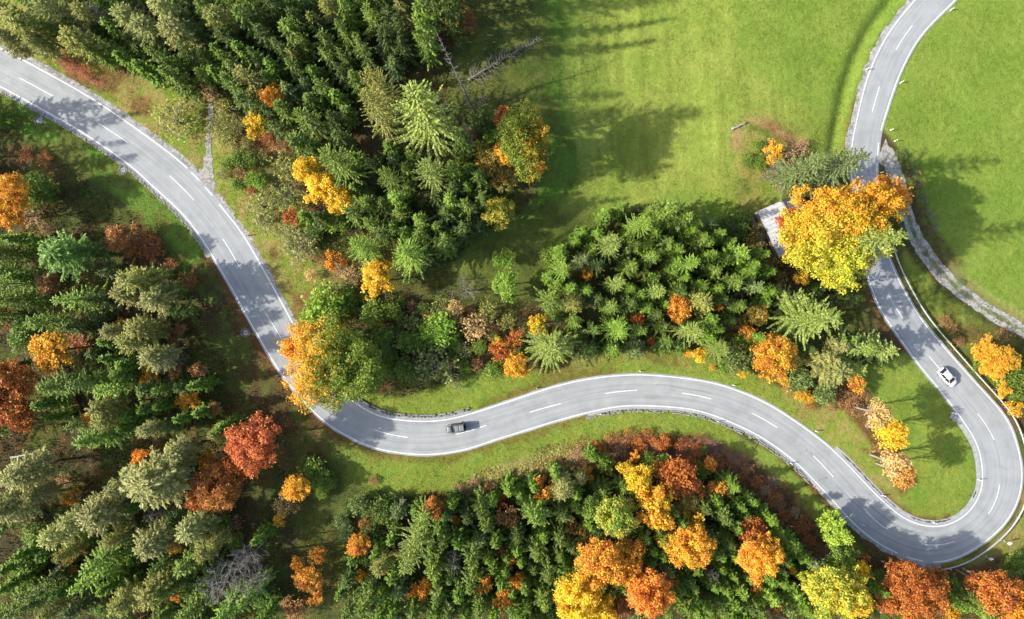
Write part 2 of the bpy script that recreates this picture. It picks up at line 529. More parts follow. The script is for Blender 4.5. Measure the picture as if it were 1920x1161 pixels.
# nearest road point
near_d = np.full(len(X), 1e9); near_i = np.zeros(len(X), int)
inside = (np.abs(X) < 125) & (np.abs(Y) < 80)
idxs = np.flatnonzero(inside)
c2 = cen[::4]
for ch in np.array_split(idxs, 40):
    q = np.c_[X[ch], Y[ch]]
    d = (q ** 2).sum(1)[:, None] + (c2 ** 2).sum(1)[None] - 2 * q @ c2.T
    k = d.argmin(1) * 4
    near_i[ch] = k
def refine(xs, ys, k):
    best = np.full(len(xs), 1e9); bi = k.copy()
    for o in range(-3, 4):
        kk = np.clip(k + o, 0, NC)
        d = (xs - cen[kk, 0]) ** 2 + (ys - cen[kk, 1]) ** 2
        m = d < best; best[m] = d[m]; bi[m] = kk[m]
    return np.sqrt(best), bi
d_, i_ = refine(X[idxs], Y[idxs], near_i[idxs])
near_d[idxs] = d_; near_i[idxs] = i_
side = (X - cen[near_i, 0]) * nrm[near_i, 0] + (Y - cen[near_i, 1]) * nrm[near_i, 1]
hwL = offL[near_i]; hwR = -offR[near_i]
eL = np.where(side > 0, near_d - hwL, 1e9)     # metres outside the left paint line
eR = np.where(side <= 0, near_d - hwR, 1e9)
edge = np.minimum(eL, eR)

PX = X * PXM + 960; PY = 580.5 - Y * PXM         # plan units, as read off the survey
wx = (fbm(X * 0.10, Y * 0.10, 3, 4) - 0.5) * 2; wy = (fbm(X * 0.10, Y * 0.10, 31, 4) - 0.5) * 2
f1 = fbm(X * 0.5, Y * 0.5, 7, 4); f2 = fbm(X * 0.16, Y * 0.16, 12, 4); f3 = fbm(X * 1.1, Y * 1.1, 19, 3)

def poly_sd(poly, jit=14.0):
    """signed distance (plan units), positive inside"""
    x = PX + wx * jit * 1.6; y = PY + wy * jit * 1.6
    poly = np.array(poly, float)
    ins = np.zeros(len(x), bool); dmin = np.full(len(x), 1e18)
    n = len(poly)
    for i in range(n):
        x1, y1 = poly[i]; x2, y2 = poly[(i + 1) % n]
        if y1 != y2:
            c = ((y1 > y) != (y2 > y)) & (x < (x2 - x1) * (y - y1) / (y2 - y1) + x1)
            ins ^= c
        dx, dy = x2 - x1, y2 - y1
        t = np.clip(((x - x1) * dx + (y - y1) * dy) / (dx * dx + dy * dy + 1e-9), 0, 1)
        dmin = np.minimum(dmin, (x - x1 - t * dx) ** 2 + (y - y1 - t * dy) ** 2)
    return np.where(ins, 1, -1) * np.sqrt(dmin)

K = 1 / 1.75
def A(r, g, b): return np.array(lin((r, g, b), K))
C_MEADOW = A(137, 161, 66); C_MOWN = A(147, 163, 72); C_STRIP = A(108, 140, 54); C_VERGE = A(144, 160, 66)
C_DRY = A(166, 156, 88); C_STRAW = A(186, 178, 112); C_FLOOR = A(84, 78, 52); C_FLOORG = A(92, 104, 50); C_LITTER = A(128, 90, 58)
C_BRACK = A(172, 118, 92); C_OLIVE = A(112, 122, 56); C_TAN = A(180, 150, 104); C_BROWN = A(104, 84, 56)

def mixv(c, m, col): return c * (1 - m[:, None]) + col[None] * m[:, None]
col = np.tile(C_FLOOR, (len(X), 1))
col = mixv(col, smooth(0.40, 0.56, f2) * 0.85, C_FLOORG)
col = mixv(col, smooth(0.54, 0.7, f1) * 0.4, C_LITTER)
grassm = np.zeros(len(X))

def paint(poly, c, soft=14, jit=10, amt=1.0, mott=None, c2=None, g=1.0):
    global col, grassm
    m = smooth(-soft / 2, soft / 2, poly_sd(poly, jit)) * amt
    if c2 is not None:
        cc = mixv(np.tile(c, (len(X), 1)), smooth(0.42, 0.62, mott if mott is not None else f1), c2)
        col = col * (1 - m[:, None]) + cc * m[:, None]
    else:
        col = mixv(col, m, c)
    grassm = grassm * (1 - m) + g * m
    return m

# open land, read off as outlines in plan
BIG = 6000
paint([(1800, -BIG), (1800, -100), (1791, 0), (1733, 58), (1678, 162), (1655, 240), (1700, 300), (1735, 420), (1790, 500), (1860, 560), (1930, 605), (2100, 700), (BIG, 900), (BIG, -BIG)], C_MEADOW, 8, 2)
paint([(1030, -BIG), (1035, 0), (1010, 90), (990, 150), (1015, 230), (1030, 330), (990, 400), (900, 450), (850, 500), (930, 540), (1010, 530), (1100, 440), (1210, 370), (1350, 420), (1440, 400), (1500, 340), (1560, 330), (1600, 280), (1600, 200), (1640, 100), (1725, 0), (1750, -BIG)], C_MEADOW, 22, 8)
paint([(1000, -60), (1055, -60), (1060, 100), (1080, 250), (1098, 320), (1050, 400), (960, 440), (1000, 370), (1010, 200), (960, 130), (1010, 60)], C_STRIP, 26, 8, 1.0, f1, C_OLIVE)
mo = paint([(1048, -BIG), (1058, 100), (1075, 250), (1096, 322), (1040, 410), (960, 470), (1000, 500), (1130, 420), (1250, 360), (1400, 350), (1440, 240), (1560, 255), (1500, 200), (1390, 130), (1372, -60), (1370, -BIG)], C_MOWN, 22, 6)
stripe = (0.65 * vnoise((X + Y * 0.06) * 2.2, Y * 0.06, 5) + 0.5 * vnoise((X + Y * 0.06) * 1.1, Y * 0.03, 6)) * (0.75 + 0.25 * vnoise(X * 0.35, Y * 0.03, 8))
upper = smooth(-8, 6, Y - 22)
col = col * (1 + (stripe * 0.46 - 0.22)[:, None] * (mo * upper)[:, None])
swirl = (np.sin((Y - X * 0.42 + 2 * wx) * 2 * math.pi / 2.1) * 0.5 + 0.5) * smooth(0.4, 0.6, vnoise(X * 0.1, Y * 0.4, 9))
col = col * (1 + (swirl * 0.13 - 0.04)[:, None] * (mo * (1 - upper))[:, None])
paint([(860, 40), (900, -20), (1030, -60), (1035, 150), (1000, 190), (1010, 350), (960, 380), (880, 230), (840, 150)], C_FLOORG, 40, 16, 0.85, f1, C_OLIVE, 0.4)
paint([(860, 480), (1000, 400), (1150, 400), (1090, 450), (1010, 540), (960, 600), (860, 560)], C_OLIVE, 50, 14, 0.9, f1, C_FLOORG)
paint([(1380, 228), (1420, 212), (1500, 240), (1560, 290), (1480, 300), (1430, 340), (1445, 400), (1400, 390), (1380, 300)], C_DRY, 30, 14, 0.75, f1, C_OLIVE)
paint([(1395, 222), (1440, 225), (1500, 262), (1520, 300), (1490, 290), (1440, 245)], C_TAN, 14, 8, 0.7, f1, C_BRACK)
paint([(1370, 245), (1392, 240), (1392, 280), (1372, 275)], C_TAN, 12, 6, 0.8, f1, C_BRACK)
paint([(1700, 0), (1640, 80), (1600, 200), (1585, 280), (1600, 280), (1612, 200), (1650, 100), (1716, 10)], C_STRIP * 0.9, 8, 2, 0.8)
# right of the road, between road and gravel track
paint([(1670, 420), (1700, 470), (1760, 545), (1840, 600), (1930, 650), (1930, 720), (1840, 640), (1880, 740), (1830, 690), (1760, 610), (1700, 530)], C_OLIVE, 16, 6, 0.95, f1, C_VERGE)
paint([(1760, 590), (1830, 620), (1920, 640), (1920, 700), (1840, 650), (1790, 640)], C_BROWN, 24, 10, 0.6, f1, C_LITTER)
paint([(1690, 280), (1730, 420), (1790, 505), (1810, 500), (1750, 420), (1725, 330), (1700, 280)], C_OLIVE, 10, 5, 0.8, f3, C_BROWN)
paint([(1800, 545), (1920, 620), (1940, 600), (1850, 545), (1790, 500), (1770, 480)], C_STRAW, 14, 4, 0.45)
# banks of the lower road
paint([(660, 740), (760, 742), (880, 705), (930, 700), (1040, 690), (1150, 655), (1290, 660), (1400, 690), (1500, 740), (1580, 790), (1640, 850), (1690, 940), (1600, 900), (1450, 780), (1200, 720), (900, 790), (760, 800)], C_VERGE, 12, 7, 1.0, f1, C_MEADOW)
paint([(1010, 690), (1150, 655), (1290, 665), (1290, 690), (1150, 680), (1010, 720)], C_DRY, 20, 9, 0.6, f1, C_LITTER)
paint([(590, 770), (700, 845), (850, 850), (1100, 765), (1300, 765), (1450, 850), (1560, 960), (1620, 1040), (1560, 1010), (1490, 950), (1400, 860), (1330, 815), (1180, 822), (1100, 850), (960, 900), (850, 925), (700, 925), (640, 900), (600, 850)], C_VERGE, 18, 8, 1.0, f1, C_MEADOW)
paint([(860, 920), (950, 868), (1080, 838), (1120, 850), (1050, 885), (960, 915), (900, 930)], C_STRAW, 22, 10, 0.8, f1, C_DRY)
paint([(1000, 880), (1100, 835), (1180, 815), (1300, 820), (1400, 850), (1480, 930), (1560, 1020), (1640, 1070), (1540, 1050), (1440, 960), (1360, 890), (1250, 860), (1100, 870)], C_BRACK, 26, 14, 0.95, f1, C_BROWN)
paint([(1380, 860), (1500, 950), (1560, 1020), (1620, 1050), (1560, 1060), (1460, 1000)], C_FLOORG, 30, 10, 0.6, f1, C_BROWN)
paint([(520, 740), (600, 790), (660, 860), (640, 1000), (560, 1000), (540, 860)], C_OLIVE, 40, 16, 0.7, f1, C_BROWN)
paint([(560, 880), (700, 900), (700, 960), (620, 1161), (560, 1161)], C_FLOORG, 40, 16, 0.8, f1, C_OLIVE)
# inside of the hairpin
paint([(1600, 690), (1700, 660), (1770, 720), (1830, 790), (1850, 880), (1830, 950), (1760, 1000), (1680, 975), (1580, 870), (1500, 780), (1560, 760)], C_MEADOW, 16, 6, 1.0, f1, C_VERGE)
paint([(1470, 720), (1520, 740), (1600, 790), (1660, 860), (1690, 950), (1640, 920), (1560, 830), (1470, 770)], C_VERGE, 14, 7, 0.9, f1, C_DRY)
paint([(1550, 715), (1610, 720), (1650, 770), (1690, 830), (1720, 900), (1690, 930), (1650, 860), (1600, 790), (1550, 750)], C_LITTER, 16, 8, 0.9, f1, C_BROWN)
paint([(1650, 910), (1720, 940), (1830, 940), (1790, 985), (1720, 985)], C_LITTER, 10, 5, 0.0)
# outside of the hairpin
paint([(1740, 1055), (1830, 1040), (1900, 985), (1930, 900), (2100, 900), (2100, 1060), (1880, 1070), (1760, 1090)], C_DRY, 16, 8, 0.9, f1, C_VERGE)
paint([(1700, 1060), (1800, 1060), (1880, 1040), (1900, 1080), (1760, 1110)], C_BROWN, 18, 8, 0.85, f1, C_LITTER)
# left banks
seg = lambda a, b: (near_i >= s_at(*a)) & (near_i <= s_at(*b))
sgA = seg((-150, 80), (400, 470)); sgB = seg((400, 470), (560, 700)); sgC = seg((-150, 80), (560, 660))
m = (sgA & (side <= 0)) * smooth(7.5, 5.0, eR + (f2 - 0.5) * 5)
col = col * (1 - m[:, None]) + mixv(np.tile(C_STRIP * 1.15, (len(X), 1)), smooth(0.4, 0.6, f1), C_OLIVE) * m[:, None]; grassm = np.maximum(grassm, m)
m = (sgB & (side <= 0)) * smooth(13, 7, eR + (f2 - 0.5) * 8) * 0.75
col = col * (1 - m[:, None]) + mixv(np.tile(C_OLIVE, (len(X), 1)), smooth(0.42, 0.58, f1), C_BROWN) * m[:, None]; grassm = np.maximum(grassm, m * 0.5)
m = (sgC & (side > 0)) * smooth(14, 8, eL + (f2 - 0.5) * 8)
col = col * (1 - m[:, None]) + mixv(mixv(np.tile(C_VERGE, (len(X), 1)), smooth(0.4, 0.56, f1), C_DRY), smooth(0.55, 0.7, f2) * 0.7, C_LITTER) * m[:, None]; grassm = np.maximum(grassm, m)
paint([(90, 95), (140, 105), (200, 150), (190, 165), (120, 130)], C_BRACK, 10, 6, 0.9, f1, C_LITTER)
paint([(430, 240), (540, 250), (560, 290), (440, 300)], C_LITTER, 24, 10, 0.7, f1, C_BROWN)
# litter edging: leaves gather against the road edge
for a, b, sd, amt in (((1640, 930), (1790, 985), 1, 0.9), ((1630, 540), (1700, 650), 1, 0.6), ((400, 480), (660, 830), -1, 0.75), ((660, 830), (1100, 775), -1, 0.5), ((900, 770), (1150, 706), 1, 0.55), ((1640, 200), (1597, 276), 1, 0.5), ((1500, 880), (1700, 1045), -1, 0.8)):
    s0, s1 = sorted((s_at(*a), s_at(*b)))
    e = eL if sd > 0 else eR
    m = ((near_i >= s0) & (near_i <= s1)) * smooth(2.4, 0.8, e + (f1 - 0.5) * 2.5) * amt
    col = mixv(col, m, C_LITTER)

# relief
z = (fbm(X * 0.06, Y * 0.06, 41, 4) - 0.5) * 0.9 + (f1 - 0.5) * 0.35 * (1 - grassm * 0.75)
fade = smooth(1.0, 9.0, edge)
z = z * fade
z = z - 2.3 * smooth(2, 18, X) * smooth(47, 16, X) * smooth(6, 22, Y) * smooth(2.0, 14.0, edge)  # hollow shaped into the meadow to lengthen the tree shadows and darken its slope
bank = lambda a, b, sd, depth, e0, e1: None
def relief(a, b, sd, h0, e0, e1):
    """a bank that rises (or a ditch that falls) from e0 to e1 metres outside the paint line"""
    global z
    s0, s1 = sorted((s_at(*a), s_at(*b)))
    e = eL if sd > 0 else eR
    w = smooth(0, 12, near_i - s0) * smooth(0, 12, s1 - near_i)
    z = z + w * np.where(e < 1e8, h0 * smooth(e0, e1, e), 0)
ditch = lambda e, c, w: np.exp(-((e - c) / w) ** 2)
s0, s1 = s_at(1597, 290), NC
w = (near_i >= s0) * 1.0
z = z - w * np.where(eL < 1e8, 0.75 * ditch(np.minimum(eL, 50), 3.3, 1.3), 0)
s0, s1 = s_at(1666, 470), s_at(1830, 720)
w = ((near_i >= s0) & (near_i <= s1)) * 1.0
z = z - w * np.where(eR < 1e8, 0.8 * ditch(np.minimum(eR, 50), 3.2, 1.2), 0)
z = np.where(edge < 0.85, -0.07, z - 0.03 * smooth(2, 0.8, edge))
z = np.where((edge < 1.6) & (edge >= 0.85), z * smooth(0.8, 1.6, edge) - 0.05 * (1 - smooth(0.8, 1.6, edge)), z)
# flat where the track and the path run
TRACK_L = [(1645, 300), (1667, 327), (1678, 362), (1689, 400), (1708, 454), (1733, 495), (1756, 524), (1795, 557), (1838, 588), (1867, 607), (1919, 632), (1990, 660), (2080, 690)]
TRACK_R = [(1660, 262), (1680, 293), (1694, 327), (1704, 365), (1712, 400), (1731, 441), (1756, 479), (1785, 514), (1812, 539), (1847, 563), (1880, 584), (1922, 607), (1995, 634), (2090, 662)]
PATH_L = [(402, 40), (396, 110), (392, 170), (390, 210), (387, 250), (383, 300), (370, 336)]
PATH_R = [(411, 40), (405, 110), (400, 170), (399, 210), (398, 250), (398, 300), (402, 350)]
def pair_strip(Lp, Rp, step=0.4):
    a = catmull(wpts(Lp), 0.2); b = catmull(wpts(Rp), 0.2)
    n = int(max(np.linalg.norm(np.diff(a, axis=0), axis=1).sum(), 1) / step)
    def rs(p):
        d = np.r_[0, np.cumsum(np.linalg.norm(np.diff(p, axis=0), axis=1))]
        t = np.linspace(0, d[-1], n); return np.c_[np.interp(t, d, p[:, 0]), np.interp(t, d, p[:, 1])]
    return rs(a), rs(b)
TL, TR = pair_strip(TRACK_L, TRACK_R); QL, QR = pair_strip(PATH_L, PATH_R)
for a, b in ((TL, TR), (QL, QR)):
    c = (a + b) / 2; hw = np.linalg.norm(a - b, axis=1) / 2
    box = (X > c[:, 0].min() - 6) & (X < c[:, 0].max() + 6) & (Y > c[:, 1].min() - 6) & (Y < c[:, 1].max() + 6)
    ix = np.flatnonzero(box)
    d = np.sqrt((X[ix][:, None] - c[None, :, 0]) ** 2 + (Y[ix][:, None] - c[None, :, 1]) ** 2)
    k = d.argmin(1); dd = d[np.arange(len(ix)), k] - hw[k]
    fl = smooth(0.2, 1.6, dd)
    z[ix] = z[ix] * fl - 0.07 * (1 - smooth(0.0, 0.7, dd))
V = np.c_[X, Y, z]
nx, ny = len(gx), len(gy)
I = np.arange(nx * ny).reshape(ny, nx)
F = np.stack([I[:-1, :-1], I[:-1, 1:], I[1:, 1:], I[1:, :-1]], -1).reshape(-1, 4)
gme = mesh_np("ground", V, F, M['ground'], attrs={'col': col}, smooth_shade=True)
ground = link("ground", gme); ground['kind'] = 'structure'

Zg = z.reshape(ny, nx); Cg = col.reshape(ny, nx, 3); Gg = grassm.reshape(ny, nx); Eg = edge.reshape(ny, nx)
def gsample(arr, x, y):
    i = np.clip(np.searchsorted(gx, x) - 1, 0, nx - 2); j = np.clip(np.searchsorted(gy, y) - 1, 0, ny - 2)
    fx = np.clip((x - gx[i]) / (gx[i + 1] - gx[i]), 0, 1); fy = np.clip((y - gy[j]) / (gy[j + 1] - gy[j]), 0, 1)
    if arr.ndim == 3: fx = fx[..., None]; fy = fy[..., None]
    return (arr[j, i] * (1 - fx) + arr[j, i + 1] * fx) * (1 - fy) + (arr[j + 1, i] * (1 - fx) + arr[j + 1, i + 1] * fx) * fy
def gz(x, y): return float(gsample(Zg, np.array([x]), np.array([y]))[0])

# ------------------------------------------------------------------ road, markings, shoulders
strip("road", 0, NC, offR - 0.38, offL + 0.38, 0.0, 0.0, M['asphalt'], 0.06, 0.06, ncross=9)
LW = 0.165
iP0, iP1 = s_at(350, 315), s_at(405, 375)
iQ0, iQ1 = s_at(1697, 1010), s_at(1775, 1020)
lines = MB()
mk = lambda i0, i1, a, b, seed: strip("road_marking", i0, i1, a, b, 0.005, 0.005, M['paint'], 0, 0, seed=seed)
mk(0, iP0, offL - LW / 2, offL + LW / 2, 1)
i = iP0 + 2
while i < iP1: mk(i, min(i + 4, iP1), offL - LW / 2, offL + LW / 2, 1); i += 7
mk(iP1 + 2, s_at(1644, 300), offL - LW / 2, offL + LW / 2, 2)
mk(s_at(1644, 300) + 1, NC, offL - LW / 2, offL + LW / 2, 2)
mk(0, iQ0, offR - LW / 2, offR + LW / 2, 3)
i = iQ0 + 3
while i < iQ1 - 4: mk(i, i + 5, offR - LW / 2, offR + LW / 2, 3); i += 8
iT0, iT1 = s_at(1644, 345), s_at(1650, 245)
mk(iQ1, iT0, offR - LW / 2, offR + LW / 2, 4)
i = iT0 + 3
while i < iT1 - 3: mk(i, i + 5, offR - LW / 2, offR + LW / 2, 4); i += 8
mk(iT1, NC, offR - LW / 2, offR + LW / 2, 4)
DASH = [((36, 146), (97, 179)), ((184, 231), (239, 267)), ((316, 328), (363, 375)), ((419, 450), (451, 504)), ((498, 586), (530, 638)),
        ((703, 806), (762, 820)), ((852, 815), (911, 798)), ((994, 773), (1051, 757)), ((1136, 738), (1192, 732)), ((1277, 737), (1332, 748)),
        ((1410, 775), (1459, 803)), ((1523, 853), (1562, 894)), ((1617, 951), (1659, 990)), ((1734, 1021), (1790, 1015)), ((1854, 963), (1874, 910)),
        ((1833, 776), (1864, 826)), ((1742, 668), (1763, 693)), ((1665, 550), (1694, 599)), ((1635, 211), (1649, 163)), ((1681, 92), (1710, 49)), ((-120, 80), (-60, 102))]
for (a, b) in DASH:
    pa, pb = np.array(P(*a)), np.array(P(*b)); i0, i1 = s_at(*a), s_at(*b)
    if i0 > i1: i0, i1 = i1, i0; pa, pb = pb, pa
    oa = (pa - cen[i0]) @ nrm[i0]; ob = (pb - cen[i1]) @ nrm[i1]
    off = np.zeros(len(cen)); off[i0:i1 + 1] = np.linspace(oa, ob, i1 - i0 + 1)
    mk(i0, i1, off - 0.065, off + 0.065, 9)

def shoulder(name, a, b, sd, w0, w1, mat, j=0.25, za=-0.012, zb=-0.03):
    s0, s1 = sorted((s_at(*a), s_at(*b)))
    if sd > 0: strip(name, s0, s1, offL + w0, offL + w1, za, zb, mat, 0.05, j, seed=int(a[0]) % 97, sub=2, ncross=3)
    else: strip(name, s0, s1, offR - w0, offR - w1, za, zb, mat, 0.05, j, seed=int(a[0]) % 97, sub=2, ncross=3)
shoulder("gravel_shoulder", (-150, 70), (430, 410), 1, 0.3, 1.35, M['gravel'], 0.35)
shoulder("gravel_shoulder", (430, 410), (560, 620), 1, 0.3, 0.85, M['gravel'], 0.45)
shoulder("gravel_shoulder", (1780, -60), (1597, 285), 1, 0.3, 1.15, M['gravel'], 0.35)
shoulder("gravel_shoulder", (-150, 110), (400, 480), -1, 0.3, 1.0, M['gravel'], 0.3)
shoulder("gravel_shoulder", (1700, 1045), (1760, 1054), -1, 0.3, 1.6, M['gravel'], 0.3)
shoulder("concrete_gutter", (1560, 845), (1790, 768), 1, 0.3, 1.15, M['concrete'], 0.03, -0.012, -0.02)
shoulder("concrete_gutter", (1100, 770), (1530, 905), -1, 0.3, 0.62, M['concrete'], 0.04, -0.012, -0.02)
shoulder("gravel_shoulder", (1530, 905), (1700, 1045), -1, 0.3, 0.9, M['gravel'], 0.3)
shoulder("concrete_gutter", (650, 745), (885, 776), 1, 0.3, 0.62, M['concrete'], 0.04, -0.012, -0.02)

def stones(name, a, b, sd, w0, w1, h, mat, rows=2, ln=0.7, seed=1, gap=0.08):
    """rows of rough kerb stones, each with its own length, height and joint"""
    s0, s1 = sorted((s_at(*a), s_at(*b))); r = random.Random(seed); mb = MB()
    for q in range(rows):
        s = s0 * 1.0
        wa = w0 + (w1 - w0) * q / rows; wb = w0 + (w1 - w0) * (q + 1) / rows - 0.04
        while s < s1 - 2:
            l = ln * r.uniform(0.55, 1.4)
            i = int(s); c = cen[i]; n = nrm[i]; t = tan[i]
            o = (offL[i] + (wa + wb) / 2) if sd > 0 else (offR[i] - (wa + wb) / 2)
            o += r.uniform(-0.05, 0.05)
            p = c + n * o + t * 0.5 * l
            hh = h * r.uniform(0.6, 1.3)
            if r.random() > 0.07:
                mb.box((p[0], p[1], hh / 2 - 0.08), (l - gap, (wb - wa) * r.uniform(0.8, 1.05), hh + 0.1), math.atan2(t[1], t[0]) + r.uniform(-0.06, 0.06), 0.86, ('X', r.uniform(-0.12, 0.12)))
            s += l / 0.5
    o = mb.obj(name, mat); o['kind'] = 'structure'; return o
stones("stone_kerb", (650, 745), (888, 775), 1, 0.62, 1.35, 0.28, M['stone'], 2, 0.9, 3)
stones("stone_kerb", (1095, 771), (1530, 905), -1, 0.62, 1.3, 0.16, M['stone'], 2, 0.9, 4)
stones("stone_kerb", (0, 170), (400, 480), -1, 0.5, 1.15, 0.1, M['stone'], 2, 0.7, 5)
# a line of wet leaves lying in the gutter of the hairpin
s0, s1 = s_at(1575, 856), s_at(1840, 900)
def gutter_leaves():
    r = random.Random(4); mb = MB(); s = s0
    while s < s1 - 4:
        L_ = r.randint(2, 9)
        if r.random() < 0.72:
            pts = []
            for k in range(L_ + 1):
                i = min(s + k, NC); w = 0.13 * r.uniform(0.4, 1.2) * (1 if 0 < k < L_ else 0.25)
                o = offL[i] + 0.78 + r.uniform(-0.07, 0.07)
                pts.append((cen[i] + nrm[i] * (o - w), cen[i] + nrm[i] * (o + w)))
            vs = []
            for a, b in pts: vs += [(a[0], a[1], 0.0), (b[0], b[1], 0.0)]
            mb.add(vs, [[2 * k, 2 * k + 2, 2 * k + 3, 2 * k + 1] for k in range(L_)])
        s += L_
    o = mb.obj("gutter_leaves", M['dark_slot']); o['kind'] = 'stuff'
    tag(o, "dark wet leaves lying in the concrete gutter inside the hairpin", "leaves")
gutter_leaves()

def ribbon(name, a, b, mat, fr, zz, jit=0.0, seed=0):
    """ribbon between fractions fr of the way from side a to side b"""
    rs = np.random.RandomState(seed)
    n = len(a); j = (fbm(np.arange(n) * 0.3, np.zeros(n) + seed, seed, 3) - 0.5) * jit + (rs.rand(n) - 0.5) * jit * 0.6
    j2 = (fbm(np.arange(n) * 0.3, np.zeros(n) + seed + 9, seed, 3) - 0.5) * jit + (rs.rand(n) - 0.5) * jit * 0.6
    p = a + (b - a) * (fr[0] + j)[:, None]; q = a + (b - a) * (fr[1] + j2)[:, None]
    m_ = (p + q) / 2
    V = np.stack([np.c_[p, np.full(n, zz)], np.c_[m_, np.full(n, zz + 0.01)], np.c_[q, np.full(n, zz)]], 1).reshape(-1, 3)
    I = np.arange(n * 3).reshape(n, 3)
    F = np.stack([I[:-1, :-1], I[1:, :-1], I[1:, 1:], I[:-1, 1:]], -1).reshape(-1, 4)
    o = link(name, mesh_np(name, V, F, mat)); o['kind'] = 'structure'; return o
k1 = int(len(TL) * 0.36)
ribbon("gravel_track", TL, TR, M['track'], (0, 1), -0.02, 0.16, 3)
M['track_grass'] = mat_gravel("trodden_grass_strip", (0.06, 0.08, 0.025), (0.11, 0.125, 0.05), (0.19, 0.18, 0.12), 1.3)
ribbon("track_grass_strip", TL[22:], TR[22:], M['track_grass'], (0.37, 0.64), 0.006, 0.26, 5)
ribbon("forest_path", QL, QR, M['track'], (0.0, 1.0), -0.018, 0.4, 6)

# rubber marks left on the inside lane of the hairpin and tar-sealed seams on the straight parts
M['rubber'] = plain("rubber_on_asphalt", (0.175, 0.18, 0.188), 0.8, 0, 0.12, 1.5)
M['tar'] = plain("tar_seam", (0.13, 0.134, 0.14), 0.7, 0, 0.2, 3)
def mark(a, b, o0, o1, w, mat, seed):
    i0, i1 = sorted((s_at(*a), s_at(*b))); off = np.zeros(len(cen)); t = np.linspace(0, 1, i1 - i0 + 1)
    off[i0:i1 + 1] = o0 + (o1 - o0) * t + 0.12 * np.sin(t * 9 + seed)
    strip("tyre_mark" if mat == 'rubber' else "tar_seam", i0, i1, off - w / 2, off + w / 2, 0.0035, 0.0035, M[mat], 0.03, 0.03, seed=seed)
for k, (a, b, o0, o1) in enumerate((((1570, 900), (1700, 1010), -0.9, 0.25), ((1590, 910), (1730, 1020), 0.7, 1.6), ((1640, 960), (1790, 1020), -2.0, -1.2), ((1230, 735), (1330, 755), 1.2, 0.9))):
    mark(a, b, o0, o1, 0.16, 'rubber', k + 3)
for k, (a, b, o0, o1) in enumerate((((230, 260), (400, 430), 0.05, -0.1), ((460, 520), (520, 640), 0.1, 0.0), ((930, 790), (1190, 735), 0.12, 0.05), ((1820, 760), (1880, 880), -0.1, 0.1))):
    mark(a, b, o0 + 0.18, o1 + 0.18, 0.05, 'tar', k + 11)
# ------------------------------------------------------------------ tree builders
def rnd_unit(rs, n):
    v = rs.normal(size=(n, 3)); return v / np.linalg.norm(v, axis=1)[:, None]

def quads_from(c, u, v):
    """c,u,v (n,3): lozenge-like leaf quads"""
    V = np.stack([c - u, c - v, c + u, c + v], 1).reshape(-1, 3)
    return V

def crown_mesh(name, V, rnd):
    n = len(V) // 4
    F = np.arange(n * 4).reshape(n, 4)
    return mesh_np(name, V, F, M['leaf'], attrs={'rnd': np.repeat(rnd, 4)})

def norm(a): return a / np.maximum(np.linalg.norm(a, axis=1)[:, None], 1e-9)

